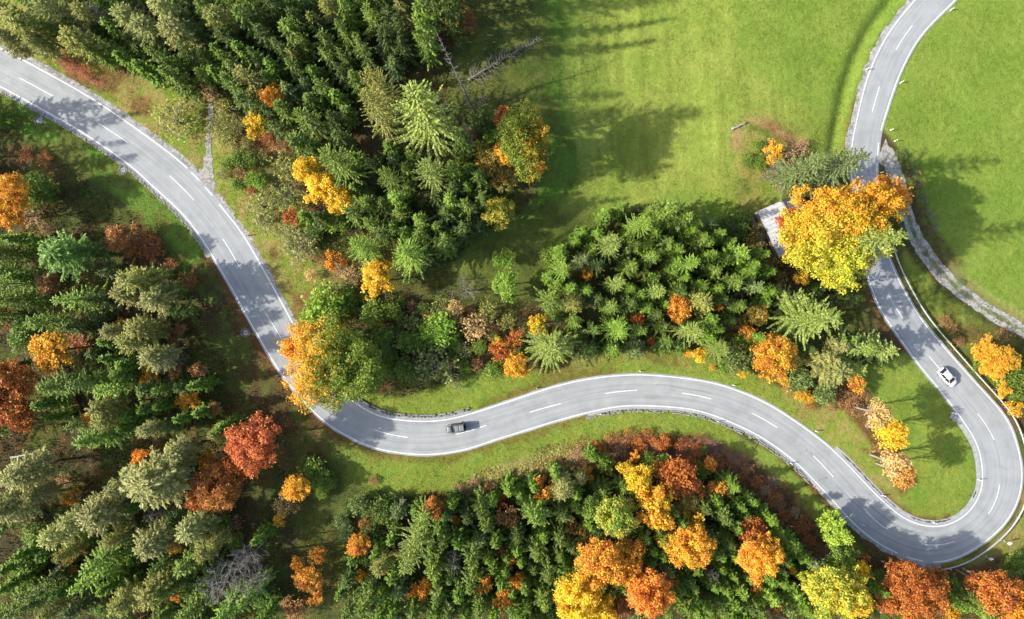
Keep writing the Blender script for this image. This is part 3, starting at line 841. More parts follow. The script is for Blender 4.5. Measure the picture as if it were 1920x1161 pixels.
def spruce(h, R, seed, whorl=0.55, nb=6, arm=0.30, droop=0.35, bare=0.10, leafw=0.13, twig=0.42, airy=0.0, tmax=0.95, power=0.85, vary=0.22):
    """conifer with whorled arms; returns crown mesh, trunk-and-limb mesh"""
    rs = np.random.RandomState(seed); mb = MB()
    Vs = []; Rn = []
    lean = rs.uniform(-0.012, 0.012, 2)
    n_tr = 7
    mb.tube([(lean[0] * h * t, lean[1] * h * t, h * t) for t in np.linspace(0, 0.99, n_tr)], [max(0.03, (0.012 * h + 0.02) * (1 - t) ** 0.9 + 0.02) for t in np.linspace(0, 0.99, n_tr)], 6)
    z0 = h * bare; zz = z0
    side_r = rs.uniform(0.8, 1.18, 8)
    k = 0
    while zz < h * 0.985:
        t = (zz - z0) / (h - z0)
        Lr = R * (1 - t) ** power * (0.35 + 0.65 * min(1, t / 0.10 + 0.35)) + 0.12
        nbr = max(4, int(nb + rs.randint(-1, 2)))
        a0 = rs.uniform(0, 6.28)
        for b in range(nbr):
            a = a0 + 2 * math.pi * b / nbr + rs.uniform(-0.35, 0.35)
            L = Lr * rs.uniform(1 - vary * 1.5, 1 + vary * 0.7) * np.interp((a % 6.2832) / 6.2832 * 8, range(9), list(side_r) + [side_r[0]])
            if airy and rs.rand() < airy * 0.35: L *= 0.45
            d = np.array([math.cos(a), math.sin(a), 0.0]); sd = np.array([-d[1], d[0], 0.0])
            st = max(3, int(L / arm) + 1)
            s = (np.arange(st) + 0.5 + rs.uniform(-0.2, 0.2, st)) / st
            s = np.clip(s, 0.05, 1.0)
            up0 = 0.38 * t + 0.02
            dz = L * (up0 * s - droop * (1 - 0.6 * t) * s ** 1.6 + 0.16 * s ** 3.5)
            base = np.array([lean[0] * zz, lean[1] * zz, zz + rs.uniform(-0.15, 0.15)])
            bend = rs.uniform(-0.12, 0.12)
            Pc = base + d * (s * L)[:, None] + sd * (bend * L * s ** 2)[:, None]; Pc[:, 2] += dz
            if L > 0.9:
                q = [0, int(st * 0.4), int(st * 0.75), st - 1] if st > 4 else [0, st - 1]
                pp = [base] + [Pc[i] for i in q[1:]]
                mb.tube(pp, [0.012 * L + 0.012] + [0.006 * L + 0.008] * (len(pp) - 1), 3, False)
            m0 = s > (0.12 + 0.25 * airy) if L > 0.8 else s > -1
            Pm = Pc[m0]; sm = s[m0]; n = len(Pm)
            if n == 0: continue
            for sg in (-1, 1):
                for rep in range(2):
                    l = np.clip(twig * L * (1.02 - sm) ** 0.7 * 0.85 + 0.16, 0.16, tmax) * rs.uniform(0.6, 1.15, n)
                    ang = rs.uniform(0.65, 1.1, n) if rep == 0 else rs.uniform(0.3, 0.9, n)
                    dirv = d * np.cos(ang)[:, None] + sd * (sg * np.sin(ang))[:, None]
                    dirv[:, 2] += rs.uniform(-0.55, 0.05, n) if rep == 0 else rs.uniform(-0.9, -0.1, n)
                    dirv = norm(dirv)
                    c = Pm + dirv * (l * 0.5)[:, None] + rs.normal(size=(n, 3)) * 0.03
                    w = norm(np.cross(dirv, np.array([0, 0, 1.0]) + rs.normal(size=(n, 3)) * 0.35))
                    if airy: keep = rs.rand(n) > airy * 0.35
                    else: keep = np.ones(n, bool)
                    Vs.append(quads_from(c[keep], (dirv * (l * 0.55)[:, None])[keep], (w * leafw * rs.uniform(0.8, 1.3, n)[:, None])[keep])); Rn.append(rs.rand(int(keep.sum())))
            # needles standing on the arm itself
            c = Pm + np.array([0, 0, 0.04]); dirv = norm(np.tile(d, (n, 1)) + rs.normal(size=(n, 3)) * 0.22)
            w = norm(np.cross(dirv, np.array([0, 0, 1.0]) + rs.normal(size=(n, 3)) * 0.5))
            Vs.append(quads_from(c, dirv * arm * 0.8, w * leafw * 1.15)); Rn.append(rs.rand(n))
            # tip
            c = Pc[-1:] + d * 0.1; Vs.append(quads_from(c, d[None] * 0.28, sd[None] * leafw)); Rn.append(rs.rand(1) * 0.3 + 0.7)
        zz += whorl * rs.uniform(0.75, 1.25) * (0.65 + 0.35 * (1 - t))
        k += 1
    return crown_mesh("crown", np.vstack(Vs), np.concatenate(Rn)), mb.mesh("trunk", M['bark'])

def broadleaf(R, h, seed, nblob=34, nleaf=7000, leaf=0.17, flat=0.75, blobr=0.34, stem=0.16, multi=1, lobes=None, bark='bark', hollow=0.15):
    """crown of leaf sprigs on a limb skeleton; crown centre at h - R*flat"""
    rs = np.random.RandomState(seed); mb = MB()
    hc = h - R * flat * 0.95
    if lobes is None: lobes = [(0, 0, 0, 1.0)]
    blobs = []
    tot = sum(l[3] ** 2 for l in lobes)
    for lx, ly, lz, lr in lobes:
        nb = max(6, int(nblob * lr ** 2 / tot))
        i = np.arange(nb); zc = 1 - (i + 0.5) / nb * 1.55; th = i * 2.39996 + rs.rand() * 6
        rr = np.sqrt(np.clip(1 - zc ** 2, 0, 1))
        sc = rs.uniform(0.58, 0.92, nb)
        bc = np.c_[np.cos(th) * rr * sc, np.sin(th) * rr * sc, zc * sc * flat] * R * lr + np.array([lx * R, ly * R, hc + lz * R])
        bc += rs.normal(size=(nb, 3)) * 0.07 * R * lr
        br = R * lr * blobr * rs.uniform(0.6, 1.25, nb)
        for b, r in zip(bc, br): blobs.append((b, r))
        for _ in range(max(1, nb // 8)): blobs.append((np.array([lx * R, ly * R, hc + lz * R]) + rs.normal(size=3) * 0.2 * R * lr, R * lr * 0.45))
    w = np.array([r ** 2 for _, r in blobs]); w /= w.sum()
    nspr = nleaf // 5
    cnt = rs.multinomial(nspr, w)
    sp = []; out = []
    for (b, r), c in zip(blobs, cnt):
        d = rnd_unit(rs, c); d[:, 2] = d[:, 2] * 0.8 + 0.25
        d = norm(d)
        rad = r * (hollow + (1 - hollow) * rs.rand(c) ** 0.35) * (1 + 0.3 * (rs.rand(c) - 0.5))
        sp.append(b + d * rad[:, None] * np.array([1, 1, 0.75])); out.append(d)
    sp = np.vstack(sp); out = np.vstack(out)
    n = len(sp); k = 5
    off = rs.normal(size=(n, k, 3)) * leaf * 1.35
    c = (sp[:, None] + off).reshape(-1, 3); o = np.repeat(out, k, 0)
    nn = norm(o * 0.5 + np.array([0, 0, 0.55]) + rs.normal(size=c.shape) * 0.55)
    u = norm(np.cross(nn, rnd_unit(rs, len(c)))); v = np.cross(nn, u)
    s = leaf * rs.uniform(0.65, 1.3, len(c))
    Vv = quads_from(c, u * s[:, None], v * (s * rs.uniform(0.55, 0.85, len(c)))[:, None])
    rr = np.clip(np.repeat(rs.rand(n), k) * 0.6 + rs.rand(n * k) * 0.4, 0, 1)
    # skeleton
    rt = stem * (0.5 + R * 0.16)
    for m_ in range(multi):
        ax, ay = (rs.uniform(-0.25, 0.25, 2) * R) if multi > 1 else (0, 0)
        top = np.array([ax * 0.6, ay * 0.6, hc - 0.15 * R])
        mb.tube([(ax * 0.2, ay * 0.2, -0.1), (ax * 0.3, ay * 0.3, top[2] * 0.5), tuple(top)], [rt, rt * 0.8, rt * 0.55], 7)
    order = rs.permutation(len(blobs))[:min(len(blobs), 26)]
    for q in order:
        b, r = blobs[q]
        s0 = np.array([0, 0, hc * rs.uniform(0.45, 0.9)])
        mid = (s0 + b) / 2 + np.array([0, 0, -0.1 * R]) + rs.normal(size=3) * 0.05 * R
        mb.tube([s0, mid, b], [rt * 0.4, rt * 0.25, 0.02], 4, False)
        for _ in range(3):
            e = b + rnd_unit(rs, 1)[0] * r * 0.95
            mb.tube([mid * 0.4 + b * 0.6, e], [0.03, 0.01], 3, False)
    return crown_mesh("crown", Vv, rr), mb.mesh("trunk", M[bark])

def bare_tree(h, R, seed, nlimb=22, dens=6, mat='dead', low=0.2, rise=0.5):
    """leafless: trunk mesh and one mesh of limbs and twigs"""
    rs = np.random.RandomState(seed); t = MB(); mb = MB()
    t.tube([(0, 0, -0.1), (0.01 * h, 0, h * 0.4), (0, 0.01 * h, h * 0.8), (0, 0, h)], [0.013 * h + .03, 0.010 * h + .02, 0.006 * h + .015, 0.015], 6)
    for i in range(nlimb):
        f = low + (1 - low) * (i + rs.rand()) / nlimb
        a = i * 2.4 + rs.uniform(-0.5, 0.5); L = R * (1 - f * 0.55) * rs.uniform(0.6, 1.1)
        d = np.array([math.cos(a), math.sin(a), rise * rs.uniform(0.4, 1.4)])
        p0 = np.array([0, 0, h * f]); p1 = p0 + d * L * 0.5 + rs.normal(size=3) * 0.06 * L; p2 = p0 + d * L + rs.normal(size=3) * 0.12 * L
        mb.tube([p0, p1, p2], [0.05 + 0.006 * L, 0.035, 0.015], 4, False)
        for j in range(dens):
            g = rs.uniform(0.25, 1.0); b = p0 * (1 - g) + p2 * g if g > .5 else p0 * (1 - g) + p2 * g
            b = (p0 * (1 - g) ** 2 + 2 * p1 * g * (1 - g) + p2 * g * g)
            b = b * 1.0
            dd = d + rs.normal(size=3) * 0.75; dd /= np.linalg.norm(dd); l2 = L * 0.42 * rs.uniform(0.5, 1.1)
            e = b + dd * l2; m_ = (b + e) / 2 + rs.normal(size=3) * 0.07 * l2
            mb.tube([b, m_, e], [0.028, 0.02, 0.01], 3, False)
            for q in range(3):
                g2 = rs.uniform(0.3, 1); b2 = b * (1 - g2) + e * g2; d3 = dd + rs.normal(size=3) * 0.7
                mb.tube([b2, b2 + d3 / np.linalg.norm(d3) * l2 * 0.45], [0.017, 0.008], 3, False)
    return mb.mesh("branches", M[mat]), t.mesh("trunk", M[mat])

# a few grown individuals of each kind; the others are scaled copies that share their meshes
BANK = {}
def bank(key, n, fn):
    BANK[key] = [fn(i) for i in range(n)]
bank('spruce_s', 4, lambda i: (6.5, 1.6) + spruce(6.5, 1.6, 11 + i, whorl=0.42, nb=6, arm=0.26, leafw=0.11, bare=0.03, power=0.7, vary=0.3))
bank('spruce_m', 8, lambda i: (11.5, 2.7) + spruce(11.5, 2.7, 21 + i, whorl=(0.72, 0.6, 0.95, 0.8)[i % 4], nb=(6, 7, 5)[i % 3], arm=0.28, droop=0.25 + 0.1 * (i % 4), power=(0.55, 0.75, 0.62, 0.9, 0.5)[i % 5], leafw=0.11, twig=(0.32, 0.24, 0.4)[i % 3], tmax=0.75, vary=0.30 + 0.05 * (i % 4), airy=(0, 0, 0.5, 0, 0.3)[i % 5]))
bank('spruce_l', 6, lambda i: (15.0, 3.8) + spruce(15.0, 3.8, 31 + i, whorl=(0.85, 1.1, 0.95)[i % 3], nb=7, arm=0.30, droop=0.26 + 0.08 * (i % 3), leafw=0.115, power=(0.55, 0.7, 0.62, 0.85)[i % 4], twig=(0.26, 0.18, 0.22)[i % 3], tmax=0.8, vary=0.34, airy=(0, 0.4, 0)[i % 3]))
bank('star', 4, lambda i: (24.0, 5.8) + spruce(24.0, 5.8, 41 + i, whorl=1.55, nb=9, arm=0.26, droop=0.22, leafw=0.12, twig=0.10, tmax=0.52, power=0.62, bare=0.2, vary=0.26))
bank('pine', 5, lambda i: (14.0, 3.1) + spruce(14.0, 3.1, 51 + i, whorl=0.42, nb=8, arm=0.27, droop=0.08, leafw=0.085, twig=0.42, airy=0.7, power=0.40, bare=0.36, vary=0.26))
def RL(seed, n, r0, d0=0.38, d1=0.72):
    r = random.Random(seed); a0 = r.uniform(0, 6.28)
    out = [(r.uniform(-.08, .08), r.uniform(-.08, .08), 0, r0)]
    for k in range(n):
        a = a0 + k * 6.283 / n + r.uniform(-.5, .5); d = r.uniform(d0, d1)
        out.append((math.cos(a) * d, math.sin(a) * d, r.uniform(-0.35, -0.02), r.uniform(0.3, 0.5)))
    return out
bank('leaf_s', 5, lambda i: (4.2, 1.5) + broadleaf(1.5, 4.2, 61 + i, 18, 1300, 0.12, 0.7, 0.30, lobes=RL(61 + i, 5, 0.40, 0.5, 0.95), hollow=0.05))
bank('leaf_m', 6, lambda i: (9.0, 2.8) + broadleaf(2.8, 9.0, 71 + i, 30, 4600, 0.15, 0.8, 0.27, lobes=RL(71 + i, 4, 0.78)))
bank('leaf_l', 5, lambda i: (14.0, 4.8) + broadleaf(4.8, 14.0, 81 + i, 60, 12500, 0.16, 0.78, 0.22, lobes=RL(81 + i, 5, 0.82)))
bank('slim', 2, lambda i: (10.5, 1.9) + broadleaf(1.9, 10.5, 91 + i, 14, 2200, 0.16, 0.7, 0.42, bark='pale_bark', stem=0.2))
bank('shrub', 4, lambda i: (2.6, 1.5) + broadleaf(1.5, 2.6, 101 + i, 16, 1500, 0.12, 0.75, 0.4, multi=3, stem=0.08))
bank('thin_shrub', 3, lambda i: (3.0, 1.6) + broadleaf(1.6, 3.0, 111 + i, 14, 620, 0.11, 0.75, 0.45, multi=4, stem=0.08, bark='dead'))
bank('bare', 3, lambda i: (14.0, 4.0) + bare_tree(14, 4.0, 121 + i, 30, 9, rise=0.6, low=0.3))
bank('bare_shrub', 3, lambda i: (3.0, 1.5) + bare_tree(3.0, 1.5, 131 + i, 14, 6, rise=1.2, low=0.05))
bank('hut_maple', 1, lambda i: (17.0, 8.6) + broadleaf(8.6, 17.0, 141, 150, 62000, 0.145, 0.62, 0.17, lobes=[(0.05, -0.05, 0, 0.86), (-0.45, 0.38, -0.08, 0.55), (0.72, 0.50, -0.05, 0.48), (0.10, -0.62, -0.1, 0.45), (-0.55, -0.1, -0.15, 0.5), (0.25, 0.45, 0.0, 0.55)]))
bank('road_maple', 1, lambda i: (15.0, 7.6) + broadleaf(7.6, 15.0, 151, 130, 48000, 0.145, 0.66, 0.19, lobes=[(0, 0, 0.02, 0.95), (-0.55, -0.5, -0.1, 0.5), (-0.55, 0.35, -0.1, 0.55), (0.5, -0.2, -0.15, 0.6)]))
bank('edge_maple', 1, lambda i: (12.0, 5.6) + broadleaf(5.6, 12.0, 161, 80, 22000, 0.14, 0.7, 0.25, lobes=[(0, 0.25, 0, 0.85), (0.25, -0.5, -0.1, 0.7)]))

# colours as the plants have them in daylight (converted to surface colours)
KF = 1 / 1.22
def F(r, g, b): return lin((r, g, b), KF)
CK = {
 'deep': (F(90, 112, 44), F(108, 128, 50)), 'green': (F(112, 138, 50), F(140, 162, 62)), 'fresh': (F(134, 168, 54), F(162, 190, 74)),
 'star': (F(170, 184, 92), F(140, 162, 68)), 'blue': (F(114, 136, 70), F(144, 160, 90)), 'olive': (F(150, 154, 72), F(172, 170, 86)),
 'pale': (F(170, 176, 98), F(190, 192, 116)), 'grey': (F(152, 152, 86), F(176, 174, 104)), 'lime': (F(166, 194, 64), F(194, 210, 90)),
 'yellow': (F(248, 212, 60), F(238, 190, 50)), 'gold': (F(246, 196, 60), F(234, 162, 52)), 'orange': (F(244, 184, 70), F(228, 142, 56)),
 'red': (F(208, 126, 70), F(188, 100, 52)), 'rust': (F(178, 102, 48), F(206, 132, 58)), 'brown': (F(168, 124, 78), F(202, 152, 92)),
 'tan': (F(218, 182, 114), F(232, 198, 130)), 'pink': (F(196, 158, 118), F(176, 142, 98)), 'ygreen': (F(158, 166, 60), F(218, 194, 66)),
 'fire': (F(248, 200, 62), F(226, 138, 56)), 'mix': (F(240, 200, 60), F(136, 156, 58)), 'darkmix': (F(132, 130, 60), F(194, 156, 62)),
 'huty': (F(250, 214, 60), F(244, 178, 54)), 'roadm': (F(242, 180, 54), F(134, 150, 52)), 'yg2': (F(230, 212, 70), F(160, 182, 68)),
 'redor': (F(200, 108, 62), F(240, 166, 60)), 'silver': (F(190, 190, 180), F(170, 172, 160)), 'bush': (F(112, 144, 52), F(140, 164, 68)),
 'lolive': (F(136, 146, 72), F(162, 166, 92)),
}
CNAME = {'deep': 'dark green', 'green': 'green', 'fresh': 'bright green', 'star': 'pale green', 'blue': 'blue-green', 'olive': 'olive', 'pale': 'pale olive',
         'grey': 'grey-green', 'lime': 'lime green', 'yellow': 'bright yellow', 'gold': 'golden', 'orange': 'orange', 'red': 'brick red', 'rust': 'rust-red', 'brown': 'brown',
         'tan': 'straw-coloured', 'pink': 'pinkish brown', 'ygreen': 'yellow-green', 'fire': 'yellow and orange', 'mix': 'yellow and green', 'darkmix': 'dark olive',
         'huty': 'golden yellow', 'roadm': 'orange and green', 'yg2': 'yellow-green', 'redor': 'red and orange', 'silver': 'silvery', 'bush': 'leafy green', 'lolive': 'mossy green'}
KIND = {   # name, word for the label, group, crown-centre height fraction, child name
 'spruce': ('spruce_tree', 'spruce', 'spruces', 0.60), 'star': ('spruce_tree', 'star-shaped spruce', 'spruces', 0.72),
 'pine': ('pine_tree', 'pine', 'feathery pines', 0.68), 'leaf': ('broadleaf_tree', 'broadleaf tree', 'autumn broadleaf trees', 0.66),
 'slim': ('broadleaf_tree', 'slim tree on a pale stem', 'slim trees with pale stems', 0.86), 'shrub': ('shrub', 'bush', 'bushes', 0.5),
 'tshrub': ('shrub', 'sparse bush', 'bushes', 0.5), 'bare': ('dead_tree', 'leafless tree', 'leafless trees', 0.6), 'bshrub': ('dead_shrub', 'leafless bush', 'leafless bushes', 0.5),
 'hut_maple': ('maple_tree', 'maple', 'autumn broadleaf trees', 0.66), 'road_maple': ('maple_tree', 'maple', 'autumn broadleaf trees', 0.66), 'edge_maple': ('maple_tree', 'maple', 'autumn broadleaf trees', 0.66),
}
PLANTS = []      # (kind, px, py, r, colour, opts)
def T(kind, colour, *pts, **kw):
    for p in pts: PLANTS.append((kind, p[0], p[1], p[2], colour, dict(kw, **(p[3] if len(p) > 3 else {}))))

# forest above the left road -------------------------------------------------
T('pine', 'olive', (50, 50, 42), (168, 28, 26), (152, 80, 32), (412, 38, 30), (8, 20, 24), (620, 14, 22))
T('pine', 'pale', (95, 18, 28), (240, 36, 28), (276, 52, 28), (310, 20, 30))
T('pine', 'grey', (332, 60, 34), (20, 75, 26), (75, 85, 22))
T('bare', 'grey', (196, 32, 20, {'h': 12}))
T('spruce', 'green', (108, 62, 22), (208, 88, 27), (182, 104, 20), (303, 112, 30), (328, 146, 30, {'h': 15}), (390, 22, 27), (465, 40, 30), (470, 8, 25), (548, 62, 28), (572, 82, 22), (648, 20, 24), (612, 78, 24), (641, 58, 22), (676, 84, 24), (696, 34, 30), (793, 58, 26, {'hh': 24}), (789, 18, 28, {'hh': 24}), (552, 130, 24), (613, 108, 22), (434, 120, 28), (438, 158, 26), (576, 224, 32), (531, 205, 24), (562, 272, 26), (652, 74, 22), (603, 165, 24), (669, 152, 24))
T('spruce', 'deep', (225, 8, 22), (272, 6, 20), (428, 74, 27), (440, 78, 20), (515, 14, 28), (497, 70, 26), (648, 112, 22), (727, 72, 32), (841, 10, 24, {'hh': 24}), (558, 40, 22), (486, 112, 26), (628, 226, 24), (755, 90, 22), (690, 112, 22), (528, 95, 24), (370, 60, 26), (355, 100, 24), (700, 312, 24), (742, 300, 20), (640, 262, 22), (462, 192, 28), (592, 45, 24), (640, 135, 20), (750, 50, 24), (820, 20, 20))
T('spruce', 'fresh', (110, 60, 14), (634, 184, 19), (505, 150, 18), (745, 376, 24), (845, 378, 20), (877, 352, 14), (820, 428, 14), (731, 278, 16), (786, 412, 22))
T('spruce', 'olive', (469, 150, 36), (592, 44, 20), (552, 108, 20), (752, 16, 24))
T('star', 'olive', (706, 158, 44, {'h': 24}), (700, 200, 42, {'h': 24}))
T('star', 'star', (786, 197, 78, {'h': 30}))
T('star', 'green', (626, 303, 46, {'h': 22}), (724, 330, 30, {'h': 17}))
T('star', 'star', (802, 318, 42, {'h': 21}))
T('spruce', 'green', (772, 296, 20), (690, 384, 24), (662, 400, 24), (696, 421, 22), (752, 400, 22), (824, 425, 20), (900, 334, 24, {'hh': 12}), (876, 388, 24, {'hh': 16}), (790, 440, 24), (836, 455, 26, {'h': 13}), (850, 320, 24, {'hh': 16}), (905, 372, 22, {'h': 11}))
T('star', 'fresh', (676, 463, 38, {'h': 18}), (762, 478, 47, {'h': 20}))
T('spruce', 'deep', (840, 400, 24), (720, 385, 22), (870, 430, 24, {'h': 12}), (720, 440, 22), (820, 372, 20), (668, 355, 18), (800, 478, 24, {'h': 13}), (600, 410, 20), (905, 217, 20, {'hh': 13}), (865, 268, 26, {'hh': 18}), (576, 408, 18))
T('leaf', 'orange', (513, 182, 21, {'h': 8}), (624, 490, 17, {'h': 7}), (658, 360, 11, {'h': 6}))
T('leaf', 'yellow', (478, 231, 20, {'h': 6}), (710, 524, 33, {'h': 8}), (576, 318, 27, {'h': 10}), (602, 350, 33, {'h': 10}), (642, 378, 25, {'h': 9}))
T('leaf', 'gold', (848, 40, 11, {'h': 5}), (952, 286, 27, {'h': 9}))
T('leaf', 'rust', (548, 408, 15, {'h': 4}), (945, 222, 20, {'h': 8}))
T('edge_maple', 'mix', (976, 268, 56, {'h': 17, 'a': F(134, 150, 54), 'b': F(246, 172, 56), 'g': 0.05, 'bias': -0.2}))
T('leaf', 'darkmix', (917, 306, 28, {'h': 8}), (948, 336, 26, {'h': 7}))
T('leaf', 'ygreen', (866, 306, 12, {'h': 6}), (934, 398, 29, {'h': 8}), (900, 280, 14, {'h': 7}))
T('shrub', 'fresh', (472, 338, 14), (487, 342, 13), (919, 256, 12))
T('tshrub', 'olive', (330, 226, 34, {'h': 3.5}), (538, 316, 26), (538, 370, 27), (412, 240, 22), (420, 205, 20), (428, 262, 18))
T('tshrub', 'grey', (490, 385, 28), (696, 348, 15), (794, 370, 17), (565, 463, 34, {'h': 3.5}), (500, 415, 22), (540, 430, 20), (418, 330, 12))
T('shrub', 'green', (631, 414, 22, {'h': 4}), (450, 300, 16), (470, 300, 14), (590, 440, 16), (430, 310, 14), (445, 345, 12))
T('tshrub', 'tan', (396, 178, 13, {'h': 4}), (659, 518, 14), (586, 516, 12), (415, 200, 10))
T('tshrub', 'pink', (640, 505, 12), (560, 350, 10), (880, 255, 12), (690, 512, 12))
T('bshrub', 'silver', (903, 190, 15), (884, 262, 12))
T('tshrub', 'rust', (115, 108, 12, {'h': 1.5}), (138, 122, 12, {'h': 1.5}), (160, 135, 12, {'h': 1.5}), (870, 30, 16, {'h': 1.6}), (880, 45, 13, {'h': 1.4}), (858, 55, 10, {'h': 1.2}), (500, 262, 12, {'h': 1.3}), (470, 360, 12, {'h': 1.3}), (800, 92, 7, {'h': 1}))

# wood left of the road -------------------------------------------------
T('leaf', 'fire', (16, 362, 40, {'h': 11}), (22, 400, 30, {'h': 9}))
T('tshrub', 'pink', (60, 400, 22), (58, 473, 18), (85, 430, 12))
T('shrub', 'green', (70, 358, 28, {'h': 4}), (95, 362, 16, {'h': 3}))
T('pine', 'lolive', (120, 473, 44, {'h': 13, 'a': F(112, 150, 60), 'b': F(150, 182, 84)}))
T('spruce', 'deep', (172, 470, 26, {'h': 12}), (186, 562, 25, {'h': 12}), (330, 584, 22, {'h': 11}), (148, 612, 28, {'h': 13}), (345, 725, 20, {'h': 10}), (283, 727, 25, {'h': 12}), (372, 722, 16, {'h': 8}), (205, 640, 18, {'h': 10}))
T('spruce', 'green', (20, 532, 34, {'h': 16}), (32, 562, 26), (14, 472, 20), (45, 520, 18), (88, 604, 28), (162, 718, 34), (118, 722, 38, {'h': 17}), (241, 684, 19), (286, 516, 22, {'h': 11}), (380, 772, 17, {'h': 8}), (5, 510, 24), (230, 700, 22), (310, 730, 20), (200, 700, 20), (310, 545, 22, {'h': 12}))
T('spruce', 'fresh', (140, 562, 36, {'h': 16}), (216, 728, 34, {'h': 16}))
T('leaf', 'brown', (93, 528, 22, {'h': 7}), (336, 618, 12, {'h': 5}), (375, 693, 15, {'h': 6}), (404, 767, 11, {'h': 5}), (152, 511, 12, {'h': 5}), (325, 640, 10, {'h': 5}), (330, 700, 10, {'h': 5}))
T('leaf', 'brown', (226, 448, 27, {'h': 6, 'a': F(226, 160, 84), 'b': F(176, 110, 66)}))
T('tshrub', 'rust', (262, 452, 26, {'h': 3}), (285, 465, 18, {'h': 2.5}), (320, 500, 15, {'h': 1.5}), (150, 640, 22, {'h': 2}), (8, 600, 22, {'h': 3}), (240, 470, 14), (50, 290, 12, {'h': 1.3}), (85, 300, 14, {'h': 1.3}), (350, 530, 16, {'h': 1.3}), (205, 700, 12))
T('pine', 'olive', (262, 530, 36, {'h': 14}), (268, 618, 34, {'h': 14}), (200, 765, 29, {'h': 13}), (248, 640, 26, {'h': 12}), (205, 788, 26, {'h': 12}))
T('pine', 'grey', (238, 550, 28, {'h': 13}), (296, 560, 30, {'h': 13}), (214, 622, 20, {'h': 11}), (294, 668, 32, {'h': 13}), (284, 804, 20, {'h': 11}))
T('bare', 'grey', (322, 676, 24, {'h': 11}))
T('leaf', 'orange', (231, 606, 11, {'h': 5}), (169, 782, 13, {'h': 5}), (265, 857, 16, {'h': 6}), (390, 868, 17, {'h': 6}), (134, 937, 14, {'h': 5}), (131, 1060, 12, {'h': 4}), (331, 1119, 9, {'h': 4}))
T('leaf', 'gold', (100, 657, 37, {'h': 10}), (283, 703, 17, {'h': 6}), (351, 752, 18, {'h': 5}), (331, 1028, 11, {'h': 5}))
T('leaf', 'rust', (12, 722, 52, {'h': 13}), (28, 775, 38, {'h': 11}), (408, 912, 42, {'h': 12, 'a': F(150, 92, 52), 'b': F(214, 150, 60)}), (428, 885, 32, {'h': 10}), (375, 935, 24, {'h': 9}))
T('leaf', 'red', (478, 832, 51, {'h': 13}))
T('spruce', 'fresh', (180, 822, 32, {'h': 16}), (193, 1052, 46, {'h': 20}), (170, 1085, 36, {'h': 18}), (431, 1137, 38, {'h': 17}), (470, 1110, 30, {'h': 16}))
T('spruce', 'green', (324, 800, 20, {'h': 9}), (345, 782, 16, {'h': 8}), (358, 1052, 30), (362, 1140, 30), (300, 1062, 22), (52, 1035, 19), (22, 1062, 18), (52, 1133, 36), (85, 1105, 26), (318, 1095, 26), (240, 800, 18, {'h': 10}), (20, 1140, 30), (390, 1085, 24, {'h': 12}), (250, 880, 16, {'h': 8}))
T('spruce', 'deep', (148, 1135, 28), (250, 780, 18, {'h': 11}), (420, 800, 18, {'h': 8}), (255, 1005, 24, {'h': 10}), (330, 970, 22, {'h': 9}))
T('pine', 'grey', (292, 905, 60, {'h': 19}), (338, 845, 26, {'h': 13}), (45, 885, 40, {'h': 17}), (20, 950, 40, {'h': 17}), (190, 962, 42, {'h': 17}), (224, 915, 24, {'h': 13}), (288, 1016, 36, {'h': 16}), (75, 925, 22, {'h': 12}))
T('pine', 'pale', (112, 1000, 32, {'h': 15}), (366, 990, 34, {'h': 15}), (140, 975, 24, {'h': 14}))
T('pine', 'olive', (298, 1105, 38, {'h': 16}), (407, 812, 17, {'h': 9}), (235, 1125, 30, {'h': 14}), (390, 1030, 22, {'h': 13}))
T('bare', 'grey', (428, 1078, 56, {'h': 16}), (470, 1040, 36, {'h': 12}), (480, 1085, 36, {'h': 11}), (300, 960, 20, {'h': 9}))
T('leaf', 'ygreen', (350, 905, 14, {'h': 6}))
T('tshrub', 'brown', (255, 1140, 20, {'h': 3}), (340, 955, 16), (150, 1020, 14), (420, 950, 18), (560, 1143, 20, {'h': 3}))
T('shrub', 'green', (590, 890, 26, {'h': 3.5}), (612, 905, 16), (575, 870, 15), (603, 925, 12))
T('leaf', 'gold', (555, 912, 25, {'h': 7}), (676, 1078, 9, {'h': 4}), (524, 975, 11, {'h': 4}))
T('tshrub', 'tan', (537, 944, 20, {'h': 4}), (410, 850, 12))
T('leaf', 'orange', (672, 1018, 22, {'h': 7}), (597, 1040, 15, {'h': 6}), (580, 1080, 24, {'h': 7}), (594, 1118, 14, {'h': 5}), (717, 1050, 16, {'h': 6}), (790, 1103, 17, {'h': 6}), (770, 1112, 12, {'h': 5}), (560, 1060, 12, {'h': 5}))
T('leaf', 'brown', (683, 980, 10, {'h': 4}), (548, 1138, 20, {'h': 5}))
T('leaf', 'redor', (812, 948, 22, {'h': 8}))
T('shrub', 'blue', (676, 945, 19, {'h': 3.5}), (650, 1000, 16), (640, 975, 15))
T('shrub', 'deep', (717, 955, 26, {'h': 4}), (702, 1000, 18, {'h': 4}), (745, 985, 18, {'h': 4}), (655, 950, 12), (700, 930, 12), (690, 1050, 14), (670, 1140, 14))

